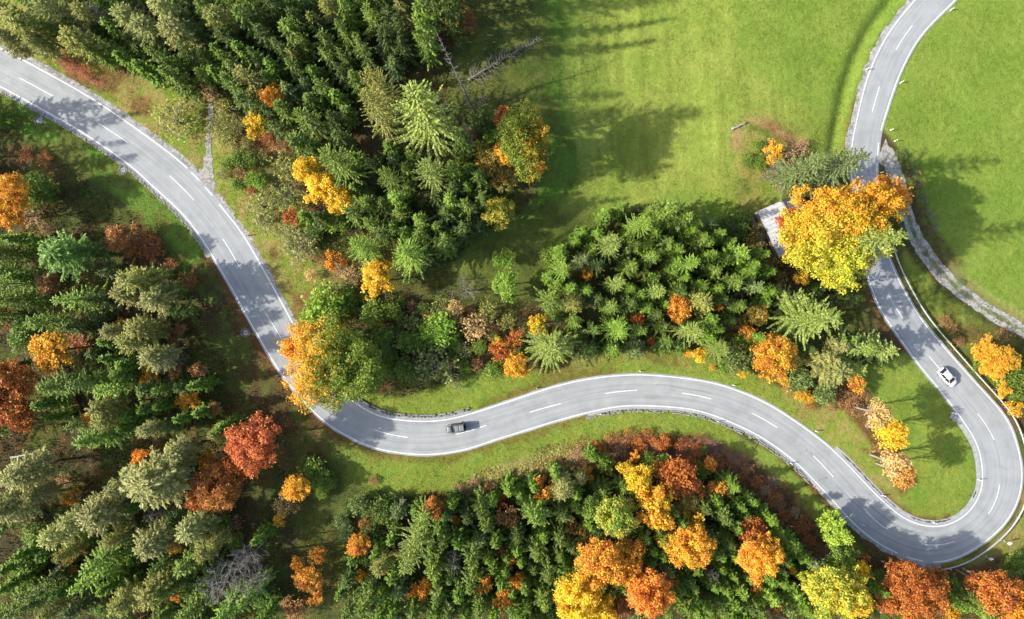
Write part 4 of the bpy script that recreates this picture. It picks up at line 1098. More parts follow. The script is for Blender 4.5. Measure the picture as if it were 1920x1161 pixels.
# the dark copse between the road maple and the lower road -------------------------------------------------
T('road_maple', 'roadm', (628, 682, 89, {'h': 13, 'g': 0.045, 'bias': 0.15, 'a': F(246, 186, 54), 'b': F(132, 152, 50)}))
T('leaf', 'orange', (552, 650, 24, {'h': 8}), (841, 687, 7, {'h': 3}), (700, 560, 7, {'h': 2.5}), (715, 605, 6, {'h': 2.5}))
T('shrub', 'fresh', (612, 574, 36, {'h': 6}), (585, 595, 20, {'h': 4}), (828, 618, 28, {'h': 5}), (806, 620, 18, {'h': 4}))
T('shrub', 'green', (700, 588, 24, {'h': 4.5}), (738, 584, 18, {'h': 4}), (764, 640, 22, {'h': 4.5}), (720, 632, 20, {'h': 4}), (760, 690, 20, {'h': 4}), (850, 640, 16), (730, 665, 16), (790, 640, 16, {'h': 4}), (690, 560, 14), (652, 560, 20, {'h': 4}))
T('tshrub', 'lolive', (812, 682, 38, {'h': 4.5}), (790, 700, 20), (834, 700, 18), (870, 660, 16), (855, 715, 14))
T('tshrub', 'tan', (855, 580, 15, {'h': 4}), (893, 610, 27, {'h': 5}), (860, 600, 10))
T('tshrub', 'olive', (914, 582, 20, {'h': 4}), (952, 602, 17, {'h': 4}), (925, 630, 10))
T('bshrub', 'grey', (876, 545, 24, {'h': 4}), (868, 525, 14))
T('leaf', 'fresh', (950, 533, 24, {'h': 6}), (945, 487, 18, {'h': 4}), (955, 555, 14, {'h': 5}))
T('leaf', 'redor', (938, 656, 18, {'h': 6}), (966, 637, 14, {'h': 5}))
T('leaf', 'gold', (968, 684, 24, {'h': 6}), (952, 668, 10, {'h': 5}), (985, 695, 10, {'h': 4}))
T('shrub', 'green', (927, 692, 18, {'h': 3.5}), (870, 690, 13), (900, 650, 13))
T('leaf', 'yellow', (1007, 608, 17, {'h': 8}), (935, 640, 9, {'h': 4}))
# spruce copse in the middle -------------------------------------------------
T('star', 'star', (1036, 648, 58, {'h': 15}), (1158, 530, 24, {'h': 17}), (1234, 548, 24, {'h': 16}), (1150, 457, 36, {'h': 18}), (1300, 620, 32, {'h': 15}), (1352, 655, 30, {'h': 11}))
T('star', 'fresh', (1055, 505, 30, {'h': 15}), (1207, 418, 33, {'h': 19}), (1296, 494, 27, {'h': 16}), (1158, 618, 34, {'h': 14}))
T('spruce', 'green', (1034, 562, 30, {'h': 14}), (1182, 500, 22), (1255, 396, 28, {'hh': 18}), (1248, 455, 26), (1314, 449, 25), (1280, 412, 24, {'hh': 17}), (1228, 390, 22), (1145, 577, 23), (1076, 602, 20), (1220, 484, 22), (1200, 553, 18), (1338, 508, 20), (1372, 528, 25), (1380, 572, 22), (1200, 620, 21), (1070, 540, 18), (1270, 545, 20), (1240, 610, 20), (1190, 460, 22), (1330, 480, 18), (1165, 390, 16, {'h': 8}), (1112, 620, 20), (1250, 640, 22, {'h': 9}), (1330, 600, 18))
T('spruce', 'fresh', (1383, 480, 25, {'h': 14}), (1224, 522, 16, {'h': 12}), (1268, 470, 20), (1228, 440, 18), (1306, 425, 18), (1050, 470, 18, {'h': 9}))
T('spruce', 'blue', (1410, 538, 26, {'h': 14}), (1428, 477, 15, {'h': 10}), (1096, 488, 20, {'h': 10}), (1120, 440, 18, {'h': 10}), (1325, 455, 16), (1296, 432, 18), (1190, 655, 22, {'h': 8}))
T('spruce', 'deep', (1345, 440, 18), (1120, 560, 20), (1180, 570, 22), (1100, 545, 18), (1350, 560, 20), (1230, 590, 20), (1110, 655, 22, {'h': 8}), (1280, 520, 18), (1400, 510, 18), (1365, 600, 24, {'h': 9}), (1120, 500, 20), (1340, 540, 18), (1410, 500, 18), (1150, 655, 18, {'h': 6}), (1440, 545, 18, {'h': 9}), (1440, 510, 16, {'h': 8}))
T('pine', 'olive', (1314, 566, 25, {'h': 12}), (1075, 568, 20, {'h': 9}))
T('leaf', 'orange', (1103, 516, 9, {'h': 5}), (1272, 578, 25, {'h': 9}), (1400, 622, 13, {'h': 6}), (1345, 574, 8, {'h': 5}))
T('leaf', 'red', (1197, 597, 12, {'h': 5}), (1222, 640, 7, {'h': 3}))
T('leaf', 'yellow', (1310, 668, 13, {'h': 4}), (1345, 552, 10, {'h': 6}), (1392, 698, 10, {'h': 3}), (1228, 586, 9, {'h': 5}))
T('leaf', 'darkmix', (1417, 592, 22, {'h': 7}), (1385, 600, 12, {'h': 6}))
T('leaf', 'fire', (1453, 662, 47, {'h': 10}))
T('shrub', 'blue', (1382, 674, 24, {'h': 4}), (1503, 712, 23, {'h': 4}), (1545, 736, 20, {'h': 4}))
T('shrub', 'green', (1360, 685, 14), (1275, 650, 14))
T('shrub', 'gold', (1503, 740, 12), (1518, 748, 9), (1290, 662, 8), (1470, 712, 9))
T('tshrub', 'orange', (1335, 690, 7, {'h': 1.5}), (1478, 725, 9))
T('tshrub', 'rust', (1524, 705, 9), (1520, 760, 10, {'h': 1.5}))
T('star', 'star', (1538, 598, 66, {'h': 22}))
T('spruce', 'star', (1490, 565, 34, {'h': 18}), (1607, 652, 32, {'h': 17}), (1650, 655, 32, {'h': 15}), (1600, 690, 26, {'h': 12}))
T('pine', 'grey', (1558, 690, 36, {'h': 12}), (1570, 650, 16, {'h': 10}))
T('leaf', 'orange', (1603, 716, 16, {'h': 4}))
T('spruce', 'deep', (1600, 560, 24, {'h': 9}), (1480, 620, 22, {'h': 10}), (1515, 655, 22, {'h': 9}), (1585, 530, 20, {'h': 8}))
T('tshrub', 'brown', (1575, 740, 16, {'h': 2}), (1600, 750, 16, {'h': 2}), (1560, 755, 13, {'h': 1.5}), (1615, 770, 13, {'h': 1.5}), (1590, 765, 12, {'h': 1.5}), (1630, 790, 12, {'h': 1.5}), (1650, 840, 14, {'h': 1.8}), (1665, 860, 12, {'h': 1.5}), (1620, 740, 12, {'h': 1.5}), (1700, 905, 12, {'h': 1.5}))
# by the hut
T('hut_maple', 'huty', (1564, 440, 105, {'h': 19, 'a': F(214, 206, 62), 'b': F(248, 184, 54), 'gy': 0.036, 'bias': -0.01}))
T('leaf', 'yg2', (1574, 490, 40, {'h': 18, 'a': F(226, 214, 66), 'b': F(176, 190, 66)}))
T('leaf', 'orange', (1655, 374, 38, {'h': 12}), (1632, 392, 26, {'h': 11}))
T('leaf', 'rust', (1478, 412, 24, {'h': 7, 'a': F(190, 98, 50), 'b': F(220, 140, 50)}), (1484, 452, 20, {'h': 7}))
T('star', 'star', (1642, 452, 54, {'h': 27}))
T('star', 'olive', (1585, 306, 56, {'h': 23, 'a': F(112, 132, 76), 'b': F(136, 152, 92)}), (1520, 315, 46, {'h': 19, 'a': F(112, 132, 76), 'b': F(140, 156, 92)}))
T('leaf', 'gold', (1448, 283, 17, {'h': 4}))
T('bshrub', 'grey', (1452, 316, 22, {'h': 3}), (1436, 332, 16, {'h': 2.5}))
T('tshrub', 'pink', (1475, 300, 20, {'h': 2.5}), (1500, 275, 14, {'h': 2}), (1460, 345, 14, {'h': 1.6}))
T('shrub', 'deep', (1385, 420, 26, {'h': 3}), (1362, 425, 16, {'h': 2.5}), (1530, 545, 16), (1560, 520, 16))
T('tshrub', 'darkmix', (1412, 452, 22, {'h': 3}), (1440, 495, 20, {'h': 3}), (1425, 430, 14), (1462, 520, 14))
T('shrub', 'green', (1420, 275, 12, {'h': 1.4}), (1405, 300, 14, {'h': 1.3}), (1425, 305, 13, {'h': 1.3}))
T('leaf', 'yellow', (1502, 520, 13, {'h': 5}))
T('slim', 'tan', (1647, 776, 20), )
T('slim', 'yellow', (1672, 814, 26))
T('slim', 'tan', (1680, 872, 22), (1693, 890, 20, {'a': F(236, 176, 84), 'b': F(220, 150, 70)}))
T('tshrub', 'green', (1712, 310, 9, {'h': 1.2}), (1718, 330, 8, {'h': 1.2}), (1690, 290, 9, {'h': 1.2}), (1800, 530, 7, {'h': 1}), (1725, 365, 9, {'h': 1}), (1745, 540, 10, {'h': 0.8}), (1725, 525, 8, {'h': 0.8}))
T('tshrub', 'brown', (1770, 600, 12, {'h': 1.2}), (1785, 615, 10, {'h': 1.2}), (1800, 640, 10, {'h': 1.2}), (1880, 625, 12, {'h': 1.2}))
T('leaf', 'gold', (1850, 660, 28, {'h': 6}), (1880, 672, 28, {'h': 6}), (1862, 690, 22, {'h': 5}), (1881, 733, 13, {'h': 4}), (1905, 768, 14, {'h': 4}))
T('shrub', 'green', (1900, 708, 22, {'h': 4}), (1885, 700, 18, {'h': 3.5}), (1838, 682, 14, {'h': 3}), (1905, 745, 14, {'h': 3}), (1915, 690, 16, {'h': 3}))
T('shrub', 'ygreen', (1860, 668, 14, {'h': 4}))
# wood below the road -------------------------------------------------
T('star', 'star', (768, 1042, 42, {'h': 22}), (785, 985, 32, {'h': 19}))
T('spruce', 'green', (686, 1123, 30), (776, 1143, 26), (814, 1057, 26), (834, 1012, 22), (903, 952, 28), (914, 978, 22), (886, 1037, 26), (883, 1088, 28), (820, 1054, 18), (1003, 962, 34, {'h': 19}), (1007, 1030, 28), (1027, 1071, 24), (1020, 1122, 28), (1048, 1004, 22), (820, 1120, 20), (720, 1110, 18), (976, 1050, 14), (958, 1140, 20), (900, 1135, 24), (650, 1150, 22), (1110, 855, 14, {'h': 7}), (1300, 1060, 18), (860, 1110, 18), (985, 1095, 18))
T('spruce', 'deep', (876, 968, 22), (1055, 962, 24), (843, 1145, 22), (970, 1000, 20), (930, 1010, 18), (1070, 1020, 20), (860, 1010, 18), (1000, 910, 16, {'h': 9}), (975, 925, 16, {'h': 9}), (1170, 1005, 20), (1120, 1000, 20), (1250, 1060, 22), (1230, 990, 16), (740, 1140, 18), (1340, 935, 18), (1320, 950, 20), (1395, 1130, 20), (1260, 955, 18), (925, 935, 16, {'h': 9}))
T('spruce', 'blue', (941, 1088, 17), (952, 1040, 14), (1020, 1000, 18), (1041, 888, 15, {'h': 9}), (925, 1060, 16), (640, 1110, 14))
T('pine', 'grey', (1055, 912, 24, {'h': 11}), (1090, 895, 15, {'h': 8}))
T('pine', 'olive', (715, 1060, 20, {'h': 12}))
T('bare', 'grey', (852, 1045, 22, {'h': 12}), (1330, 1070, 16, {'h': 10}))
T('leaf', 'orange', (1020, 923, 19, {'h': 8}), (1190, 855, 9, {'h': 4}), (1103, 893, 9, {'h': 5}), (945, 1123, 18, {'h': 8}), (910, 1092, 14, {'h': 7}), (972, 1088, 14, {'h': 7}), (1455, 1133, 10, {'h': 6}), (1417, 1104, 11, {'h': 6}), (800, 1090, 8, {'h': 5}), (804, 1100, 9, {'h': 5}), (955, 1047, 12, {'h': 7}), (1100, 880, 8, {'h': 4}), (855, 975, 8, {'h': 4}))
T('leaf', 'brown', (952, 970, 19, {'h': 7}), (944, 1030, 11, {'h': 6}), (1314, 1113, 9, {'h': 5}), (1070, 985, 14, {'h': 6}), (915, 920, 12, {'h': 3}))
T('leaf', 'rust', (1266, 892, 37, {'h': 10}), (1296, 912, 22, {'h': 8}), (1407, 992, 29, {'h': 9}), (1614, 1049, 15, {'h': 6}), (940, 945, 12, {'h': 5}), (1180, 985, 14, {'h': 7}), (1240, 830, 14, {'h': 2.5}), (1200, 835, 12, {'h': 2}), (1295, 870, 12, {'h': 4}))
T('leaf', 'yellow', (1196, 895, 29, {'h': 11}), (1303, 975, 20, {'h': 9}), (1172, 880, 14, {'h': 7}))
T('leaf', 'gold', (1224, 945, 38, {'h': 13}), (1240, 970, 22, {'h': 11}), (1395, 940, 0.1))
T('leaf', 'yg2', (1152, 961, 45, {'h': 14, 'a': F(130, 168, 70), 'b': F(214, 196, 70)}), (1107, 947, 22, {'h': 10, 'a': F(110, 140, 56), 'b': F(140, 160, 66)}))
T('leaf', 'fire', (1130, 1050, 48, {'h': 15}), (1293, 1023, 40, {'h': 13}), (1420, 1042, 42, {'h': 13}), (1172, 1062, 30, {'h': 13}))
T('leaf', 'orange', (1212, 1105, 48, {'h': 15, 'a': F(246, 172, 66), 'b': F(224, 132, 60)}), (1180, 1030, 26, {'h': 12}))
T('leaf', 'yellow', (1080, 1120, 46, {'h': 14}), (1125, 1135, 28, {'h': 12}))
T('leaf', 'mix', (1096, 1072, 28, {'h': 11}), (1245, 1010, 22, {'h': 10}))
T('leaf', 'brown', (1160, 1135, 22, {'h': 9}), (1255, 1090, 14, {'h': 8}))
T('shrub', 'green', (1134, 868, 17, {'h': 5}), (1240, 868, 16, {'h': 5}), (1215, 860, 14, {'h': 4}), (1310, 882, 16, {'h': 4}), (1320, 845, 8, {'h': 1.5}))
T('leaf', 'darkmix', (1290, 940, 26, {'h': 8}), (1325, 935, 18, {'h': 7}), (1270, 1000, 20, {'h': 7}), (1095, 1000, 16, {'h': 7}))
T('leaf', 'orange', (1345, 918, 18, {'h': 7}), (1331, 869, 12, {'h': 5}))
T('spruce', 'fresh', (1373, 910, 24, {'h': 10}), (1407, 938, 15, {'h': 8}), (1440, 968, 19, {'h': 10}), (1480, 1016, 22, {'h': 12}), (1348, 1061, 15, {'h': 11}), (1386, 1105, 22, {'h': 13}), (1441, 1116, 22, {'h': 13}), (1455, 990, 13, {'h': 8}))
T('spruce', 'green', (1355, 968, 24, {'h': 13}), (1400, 968, 16), (1386, 947, 14), (1365, 1016, 20), (1296, 1092, 20), (1283, 1133, 24), (1334, 1092, 16), (1350, 1140, 22), (1420, 1145, 24), (1476, 1145, 20), (1517, 1145, 18), (1483, 1105, 18), (1465, 1045, 18), (1500, 1040, 18), (1320, 1130, 16), (1460, 1085, 16), (1400, 1080, 14), (1250, 1145, 20), (1370, 1075, 14))
T('spruce', 'deep', (1330, 1000, 20), (1375, 985, 18), (1345, 1035, 18), (1460, 1065, 20), (1370, 1125, 18), (1510, 1080, 16), (1300, 1115, 16), (1500, 1125, 18), (1595, 1110, 16), (1640, 1100, 18), (1650, 1145, 20, {'h': 8}))
T('spruce', 'blue', (1520, 1050, 22, {'h': 11}), (1420, 1120, 14))
T('leaf', 'lime', (1570, 1002, 27, {'h': 8}), (1552, 975, 19, {'h': 6}), (1580, 1022, 15, {'h': 6}))
T('leaf', 'yg2', (1560, 1105, 54, {'h': 14}), (1520, 1090, 24, {'h': 10}))
T('leaf', 'yellow', (1604, 1068, 18, {'h': 10}), (1600, 1120, 28, {'h': 12}), (1483, 1066, 7, {'h': 7}))
T('leaf', 'bush', (1578, 1046, 28, {'h': 9}), (1555, 1060, 18, {'h': 8}))
T('leaf', 'rust', (1700, 1085, 44, {'h': 12}), (1725, 1115, 46, {'h': 12}), (1668, 1120, 32, {'h': 10}), (1745, 1085, 20, {'h': 8}))
T('leaf', 'redor', (1862, 1108, 44, {'h': 12}), (1905, 1130, 34, {'h': 12, 'a': F(244, 176, 48), 'b': F(230, 140, 44)}), (1830, 1090, 18, {'h': 8}))
T('spruce', 'green', (1815, 1118, 24, {'h': 11}), (1835, 1142, 22), (1790, 1130, 14, {'h': 7}))
T('leaf', 'gold', (1783, 1152, 14, {'h': 7}), (1700, 1150, 14, {'h': 7}))
T('shrub', 'green', (1905, 1056, 19, {'h': 3}), (1888, 1062, 14, {'h': 2.5}), (1770, 1110, 14), (1650, 1080, 12))
# trees standing just outside the frame whose shade and crowns reach into it
T('spruce', 'green', (-120, 190, 32, {'h': 15}), (-190, 235, 34, {'h': 20}), (-150, 275, 34, {'h': 19}), (-95, 215, 30, {'h': 18}), (-110, 305, 30, {'h': 18}), (-50, 200, 26, {'h': 12}), (-60, 480, 36), (-60, 590, 34), (-70, 820, 34), (-60, 1000, 34), (200, 1200, 36), (330, 1200, 36), (700, 1195, 34), (980, 1195, 34), (1350, 1195, 34), (560, -40, 34), (700, -40, 34), (430, -45, 34), (250, -45, 34), (830, -50, 36, {'h': 28}), (860, -110, 40, {'h': 30}), (90, -40, 34))

T('tshrub', 'rust', (1120, 838, 13, {'h': 1.3}), (1150, 826, 14, {'h': 1.3}), (1180, 822, 15, {'h': 1.5}), (1212, 822, 16, {'h': 1.6}), (1248, 825, 15, {'h': 1.5}), (1280, 835, 15, {'h': 1.5}), (1310, 845, 13, {'h': 1.3}), (1350, 872, 12, {'h': 1.1}), (1420, 905, 13, {'h': 1.1}), (1450, 935, 13, {'h': 1.1}), (1470, 968, 13, {'h': 1.2}), (1505, 985, 14, {'h': 1.2}), (1515, 1015, 13, {'h': 1.3}), (1390, 895, 10, {'h': 1.0}))
T('tshrub', 'pink', (1085, 850, 12, {'h': 1.2}), (1105, 858, 12, {'h': 1.2}), (1165, 840, 12, {'h': 1.3}), (1230, 838, 12, {'h': 1.3}), (1435, 920, 11, {'h': 1.0}), (1490, 960, 11, {'h': 1.0}), (890, 905, 10, {'h': 1.0}), (860, 915, 11, {'h': 1.0}))
T('tshrub', 'brown', (1340, 860, 11, {'h': 1.0}), (1400, 880, 12, {'h': 1.0}), (1460, 945, 12, {'h': 1.0}), (1540, 1035, 12, {'h': 1.2}), (1040, 868, 10, {'h': 1.0}), (700, 900, 10, {'h': 1.0}), (110, 690, 14, {'h': 1.5}), (70, 860, 14, {'h': 1.3}), (120, 900, 14, {'h': 1.3}), (60, 975, 14, {'h': 1.5}), (180, 880, 12, {'h': 1.2}), (440, 980, 13, {'h': 1.4}), (250, 310, 0.1))
def fill(poly, n, seed, kinds, rmin, rmax, gap=0.62):
    r = random.Random(seed); poly = poly
    xs = [q[0] for q in poly]; ys = [q[1] for q in poly]
    def ins(x, y):
        c = False
        for i in range(len(poly)):
            x1, y1 = poly[i]; x2, y2 = poly[i - 1]
            if (y1 > y) != (y2 > y) and x < (x2 - x1) * (y - y1) / (y2 - y1) + x1: c = not c
        return c
    made = 0
    for _ in range(n * 40):
        if made >= n: break
        x, y = r.uniform(min(xs), max(xs)), r.uniform(min(ys), max(ys))
        if not ins(x, y): continue
        R_ = r.uniform(rmin, rmax)
        if any(math.hypot(x - q[1], y - q[2]) < gap * (R_ + q[3]) for q in PLANTS): continue
        k, ck = r.choice(kinds)
        PLANTS.append((k, round(x), round(y), round(R_), ck, {'h': 9} if k == 'spruce' else {})); made += 1
S_ = [('spruce', 'deep'), ('spruce', 'green'), ('spruce', 'deep'), ('spruce', 'blue')]
fill([(0, -15), (830, -15), (820, 60), (740, 130), (660, 180), (650, 330), (560, 300), (420, 160), (330, 150), (200, 110), (60, 60)], 60, 5, S_, 17, 26)
fill([(640, 290), (900, 300), (900, 440), (800, 480), (700, 470), (640, 400)], 16, 6, S_, 16, 24)
fill([(1020, 470), (1130, 400), (1320, 400), (1430, 500), (1450, 600), (1400, 660), (1100, 660), (1030, 600)], 26, 7, S_ + [('shrub', 'green')], 14, 22)
fill([(640, 980), (1000, 905), (1330, 920), (1480, 1040), (1620, 1161), (640, 1161)], 60, 8, S_, 15, 24)
fill([(0, 430), (200, 440), (330, 520), (350, 700), (330, 800), (120, 840), (60, 700), (0, 600)], 16, 9, S_ + [('shrub', 'bush'), ('tshrub', 'lolive')], 14, 24, 0.75)
fill([(60, 980), (300, 930), (500, 1000), (520, 1161), (0, 1161)], 26, 10, [('spruce', 'green'), ('spruce', 'deep'), ('pine', 'olive'), ('shrub', 'bush')], 15, 26, 0.7)
fill([(440, 200), (560, 300), (560, 420), (640, 520), (560, 470), (470, 360), (420, 300)], 18, 11, [('tshrub', 'lolive'), ('shrub', 'green'), ('tshrub', 'olive'), ('tshrub', 'brown')], 10, 20, 0.8)
fill([(690, 550), (1000, 600), (1000, 690), (740, 715), (690, 640)], 22, 12, [('tshrub', 'lolive'), ('shrub', 'green'), ('shrub', 'deep'), ('tshrub', 'brown')], 9, 18, 0.75)

LAND = [('the grey off-roader', 855, 803), ('the white hatchback', 1777, 707), ('the metal-roofed hut', 1452, 430), ('the huge golden maple by the hut', 1564, 440),
        ('the orange-and-green maple over the road', 628, 682), ('the largest star-shaped spruce', 786, 197), ('the fallen bare spruce', 945, 110), ('the narrow forest path', 392, 240),
        ('the brick-red round tree', 478, 832), ('the big leafless tree', 428, 1078), ('the round golden tree', 100, 657), ('the grey-green giant pine', 292, 905),
        ('the bright yellow maple clump', 602, 350), ('the wooden bench', 748, 932), ('the orange-rimmed maple at the meadow edge', 976, 268), ('the tall pale spruce at the bottom', 768, 1042),
        ('the big yellow-and-orange copse tree', 1130, 1050), ('the round fiery tree above the bend', 1453, 662), ('the broad feathery spruce', 1538, 598), ('the rust-red trees under the hairpin', 1709, 1092),
        ('the gravel track', 1740, 480), ('the rust tree at the left edge', 12, 722), ('the lime tree by the road', 1570, 1002), ('the orange-red tree at the bottom', 1212, 1105),
        ('the top left corner', 0, 0), ('the bottom left corner', 0, 1161), ('the tall bright green conifer at lower left', 193, 1052), ('the hairpin bend', 1850, 960), ('the slim yellow tree', 1672, 814),
        ('the yellow maple near the path', 478, 231), ('the spreading pale spruce above the lower road', 1036, 648), ('the yellow tree near the left road', 710, 524), ('the big yellow-green tree', 1560, 1105), ('the fire-coloured tree at the left edge', 16, 362), ('the green-and-yellow tree below the bend', 1152, 961)]
OWN = {}
for i, (nm, lx, ly) in enumerate(LAND): OWN[(lx, ly)] = nm
def direction(dx, dy):
    a = math.degrees(math.atan2(-dy, dx)) % 360
    return ['right of', 'above and right of', 'above', 'above and left of', 'left of', 'below and left of', 'below', 'below and right of'][int((a + 22.5) // 45) % 8]
USED = set()
def make_label(look, px, py):
    cand = sorted(((math.hypot(px - x, py - y), nm, px - x, py - y) for nm, x, y in LAND), key=lambda q: q[0])
    if cand[0][0] < 3:
        own = cand[0][1]; cand = cand[1:]
    def art(s): return s[0].lower() + s[1:]
    for d, nm, dx, dy in cand[:4]:
        w = 'close ' if d < 55 else ('' if d < 120 else 'far ')
        s = "%s, %s%s %s" % (look, w, direction(dx, dy), nm)
        if s not in USED and len(s.split()) <= 16: USED.add(s); return s
    for i in range(0, 4):
        for j in range(i + 1, 5):
            a = cand[i][1]; b = cand[j][1]
            s = "%s between %s and %s" % (look, a, b)
            if s not in USED and len(s.split()) <= 16: USED.add(s); return s
    for d, nm, dx, dy in cand[:6]:
        s = "%s, %d metres %s %s" % (look, round(d / 10), direction(dx, dy), nm)
        if s not in USED and len(s.split()) <= 16: USED.add(s); return s
    return s

SPECIAL = {
 (1564, 440): "huge golden yellow maple spreading over the hut and the road",
 (628, 682): "big maple overhanging the left road, orange at its left and green at its right",
 (786, 197): "largest star-shaped pale spruce in the upper wood, with long separate arms",
 (478, 832): "round brick-red tree left of where the roads bend under the maple",
 (428, 1078): "big leafless grey tree leaning out at the bottom left",
 (100, 657): "round golden tree alone among dark spruces at the left edge",
 (292, 905): "largest feathery grey-green pine in the lower left wood",
 (602, 350): "biggest of the bright yellow maple crowns in the upper left wood",
 (976, 268): "maple at the meadow edge with a green crown rimmed in orange",
 (768, 1042): "tall pale green spruce with a white-grey stem at the bottom centre",
 (1130, 1050): "big tree in the lower copse, yellow at left and orange at right",
 (1453, 662): "round fiery orange and yellow tree above the S-bend of the road",
 (1538, 598): "broad feathery pale spruce left of the road below the golden maple",
 (1672, 814): "slim bright yellow tree inside the hairpin on a pale stem",
 (1212, 1105): "large orange-red tree at the bottom edge right of the yellow copse",
 (1570, 1002): "lime green tree beside the road at the foot of the hairpin",
 (1036, 648): "wide star-shaped spruce reaching down to the verge of the lower road",
 (12, 722): "big rust-red tree cut by the left edge of the photo",
 (193, 1052): "tall bright green conifer in the lower left corner wood",
 (478, 231): "small bright yellow maple right of the narrow forest path",
 (710, 524): "bright yellow tree right of the left road, under a big fresh green spruce",
 (1560, 1105): "big yellow-green tree below the lime tree at the bottom right",
 (1152, 961): "rounded green tree flecked with yellow in the copse below the road",
 (16, 362): "yellow and orange tree cut by the left edge above the dark wood",
}
prng = random.Random(7)
count = 0
conif = [i for i, q in enumerate(PLANTS) if q[0] in ('spruce', 'star') and 'hh' not in q[5]]
fixed = [i for i, q in enumerate(PLANTS) if q[0] in ('spruce', 'star') and 'hh' in q[5]]
outside = [i for i in conif if PLANTS[i][1] < -20 or PLANTS[i][2] < -20 or PLANTS[i][2] > 1180]
conif = sorted((i for i in conif if i not in set(outside)), key=lambda i: -PLANTS[i][3])
small = conif[298 - len(outside) - len(fixed):]
SMALL = [PLANTS[i] for i in small]
PLANTS = [q for i, q in enumerate(PLANTS) if i not in set(small)]
def young_conifers():
    vs = [(6.5, 1.6) + spruce(6.5, 1.6, 171 + i, whorl=0.50, nb=5, arm=0.30, leafw=0.13, bare=0.05, power=0.65, vary=0.3) for i in range(4)]
    r = random.Random(12); VV = []; RR = []; TV = []; TF = []; tb = 0
    for kind, px, py, rr, ck, op in SMALL:
        h0, R0, cm, tm = vs[r.randrange(4)]
        h = min(10.0, 4.0 + rr * 0.28 + r.uniform(-1, 1)); hc = h * 0.6
        bx, by = P(px, py, hc); k = rr / PXM * (CAM_H - hc) / CAM_H / R0 * 1.12
        a = r.uniform(0, 6.28); ca, sa = math.cos(a) * k, math.sin(a) * k
        Mx = np.array([[ca, -sa, 0], [sa, ca, 0], [0, 0, h / h0]]); off = np.array([bx, by, gz(bx, by) - 0.05])
        co = np.empty(len(cm.vertices) * 3, np.float32); cm.vertices.foreach_get('co', co)
        at = np.empty(len(cm.vertices), np.float32); cm.attributes['rnd'].data.foreach_get('value', at)
        VV.append(co.reshape(-1, 3) @ Mx.T + off); RR.append(at[::4])
        co = np.array([v.co[:] for v in tm.vertices[:42]]) @ Mx.T + off
        TV.append(co); n = 6
        for q in range(6):
            for s in range(n): TF.append([tb + q * n + s, tb + q * n + (s + 1) % n, tb + (q + 1) * n + (s + 1) % n, tb + (q + 1) * n + s])
        tb += len(co)
    V_ = np.vstack(VV); me = crown_mesh("young_conifers", V_, np.concatenate(RR))
    # trunks join the same object as a second material
    tm = mesh_np("trunks", np.vstack(TV), np.array(TF), M['bark'])
    import bmesh
    bm = bmesh.new(); bm.from_mesh(me); n0 = len(bm.faces); bm.from_mesh(tm)
    bm.faces.ensure_lookup_table()
    for f in bm.faces[n0:]: f.material_index = 1
    bm.to_mesh(me); bm.free(); me.materials.append(M['bark'])
    o = link("young_conifers", me); o['kind'] = 'stuff'
    tag(o, "small dark green young spruces filling the gaps between the larger trees", "trees")
    o.color = (*CK['green'][0], 1); o["color_b"] = list(CK['fresh'][0]); o["color_shift"] = 0.0; o["color_bias"] = -0.03
    print('young conifers', len(SMALL), 'quads', len(V_) // 4)
young_conifers()
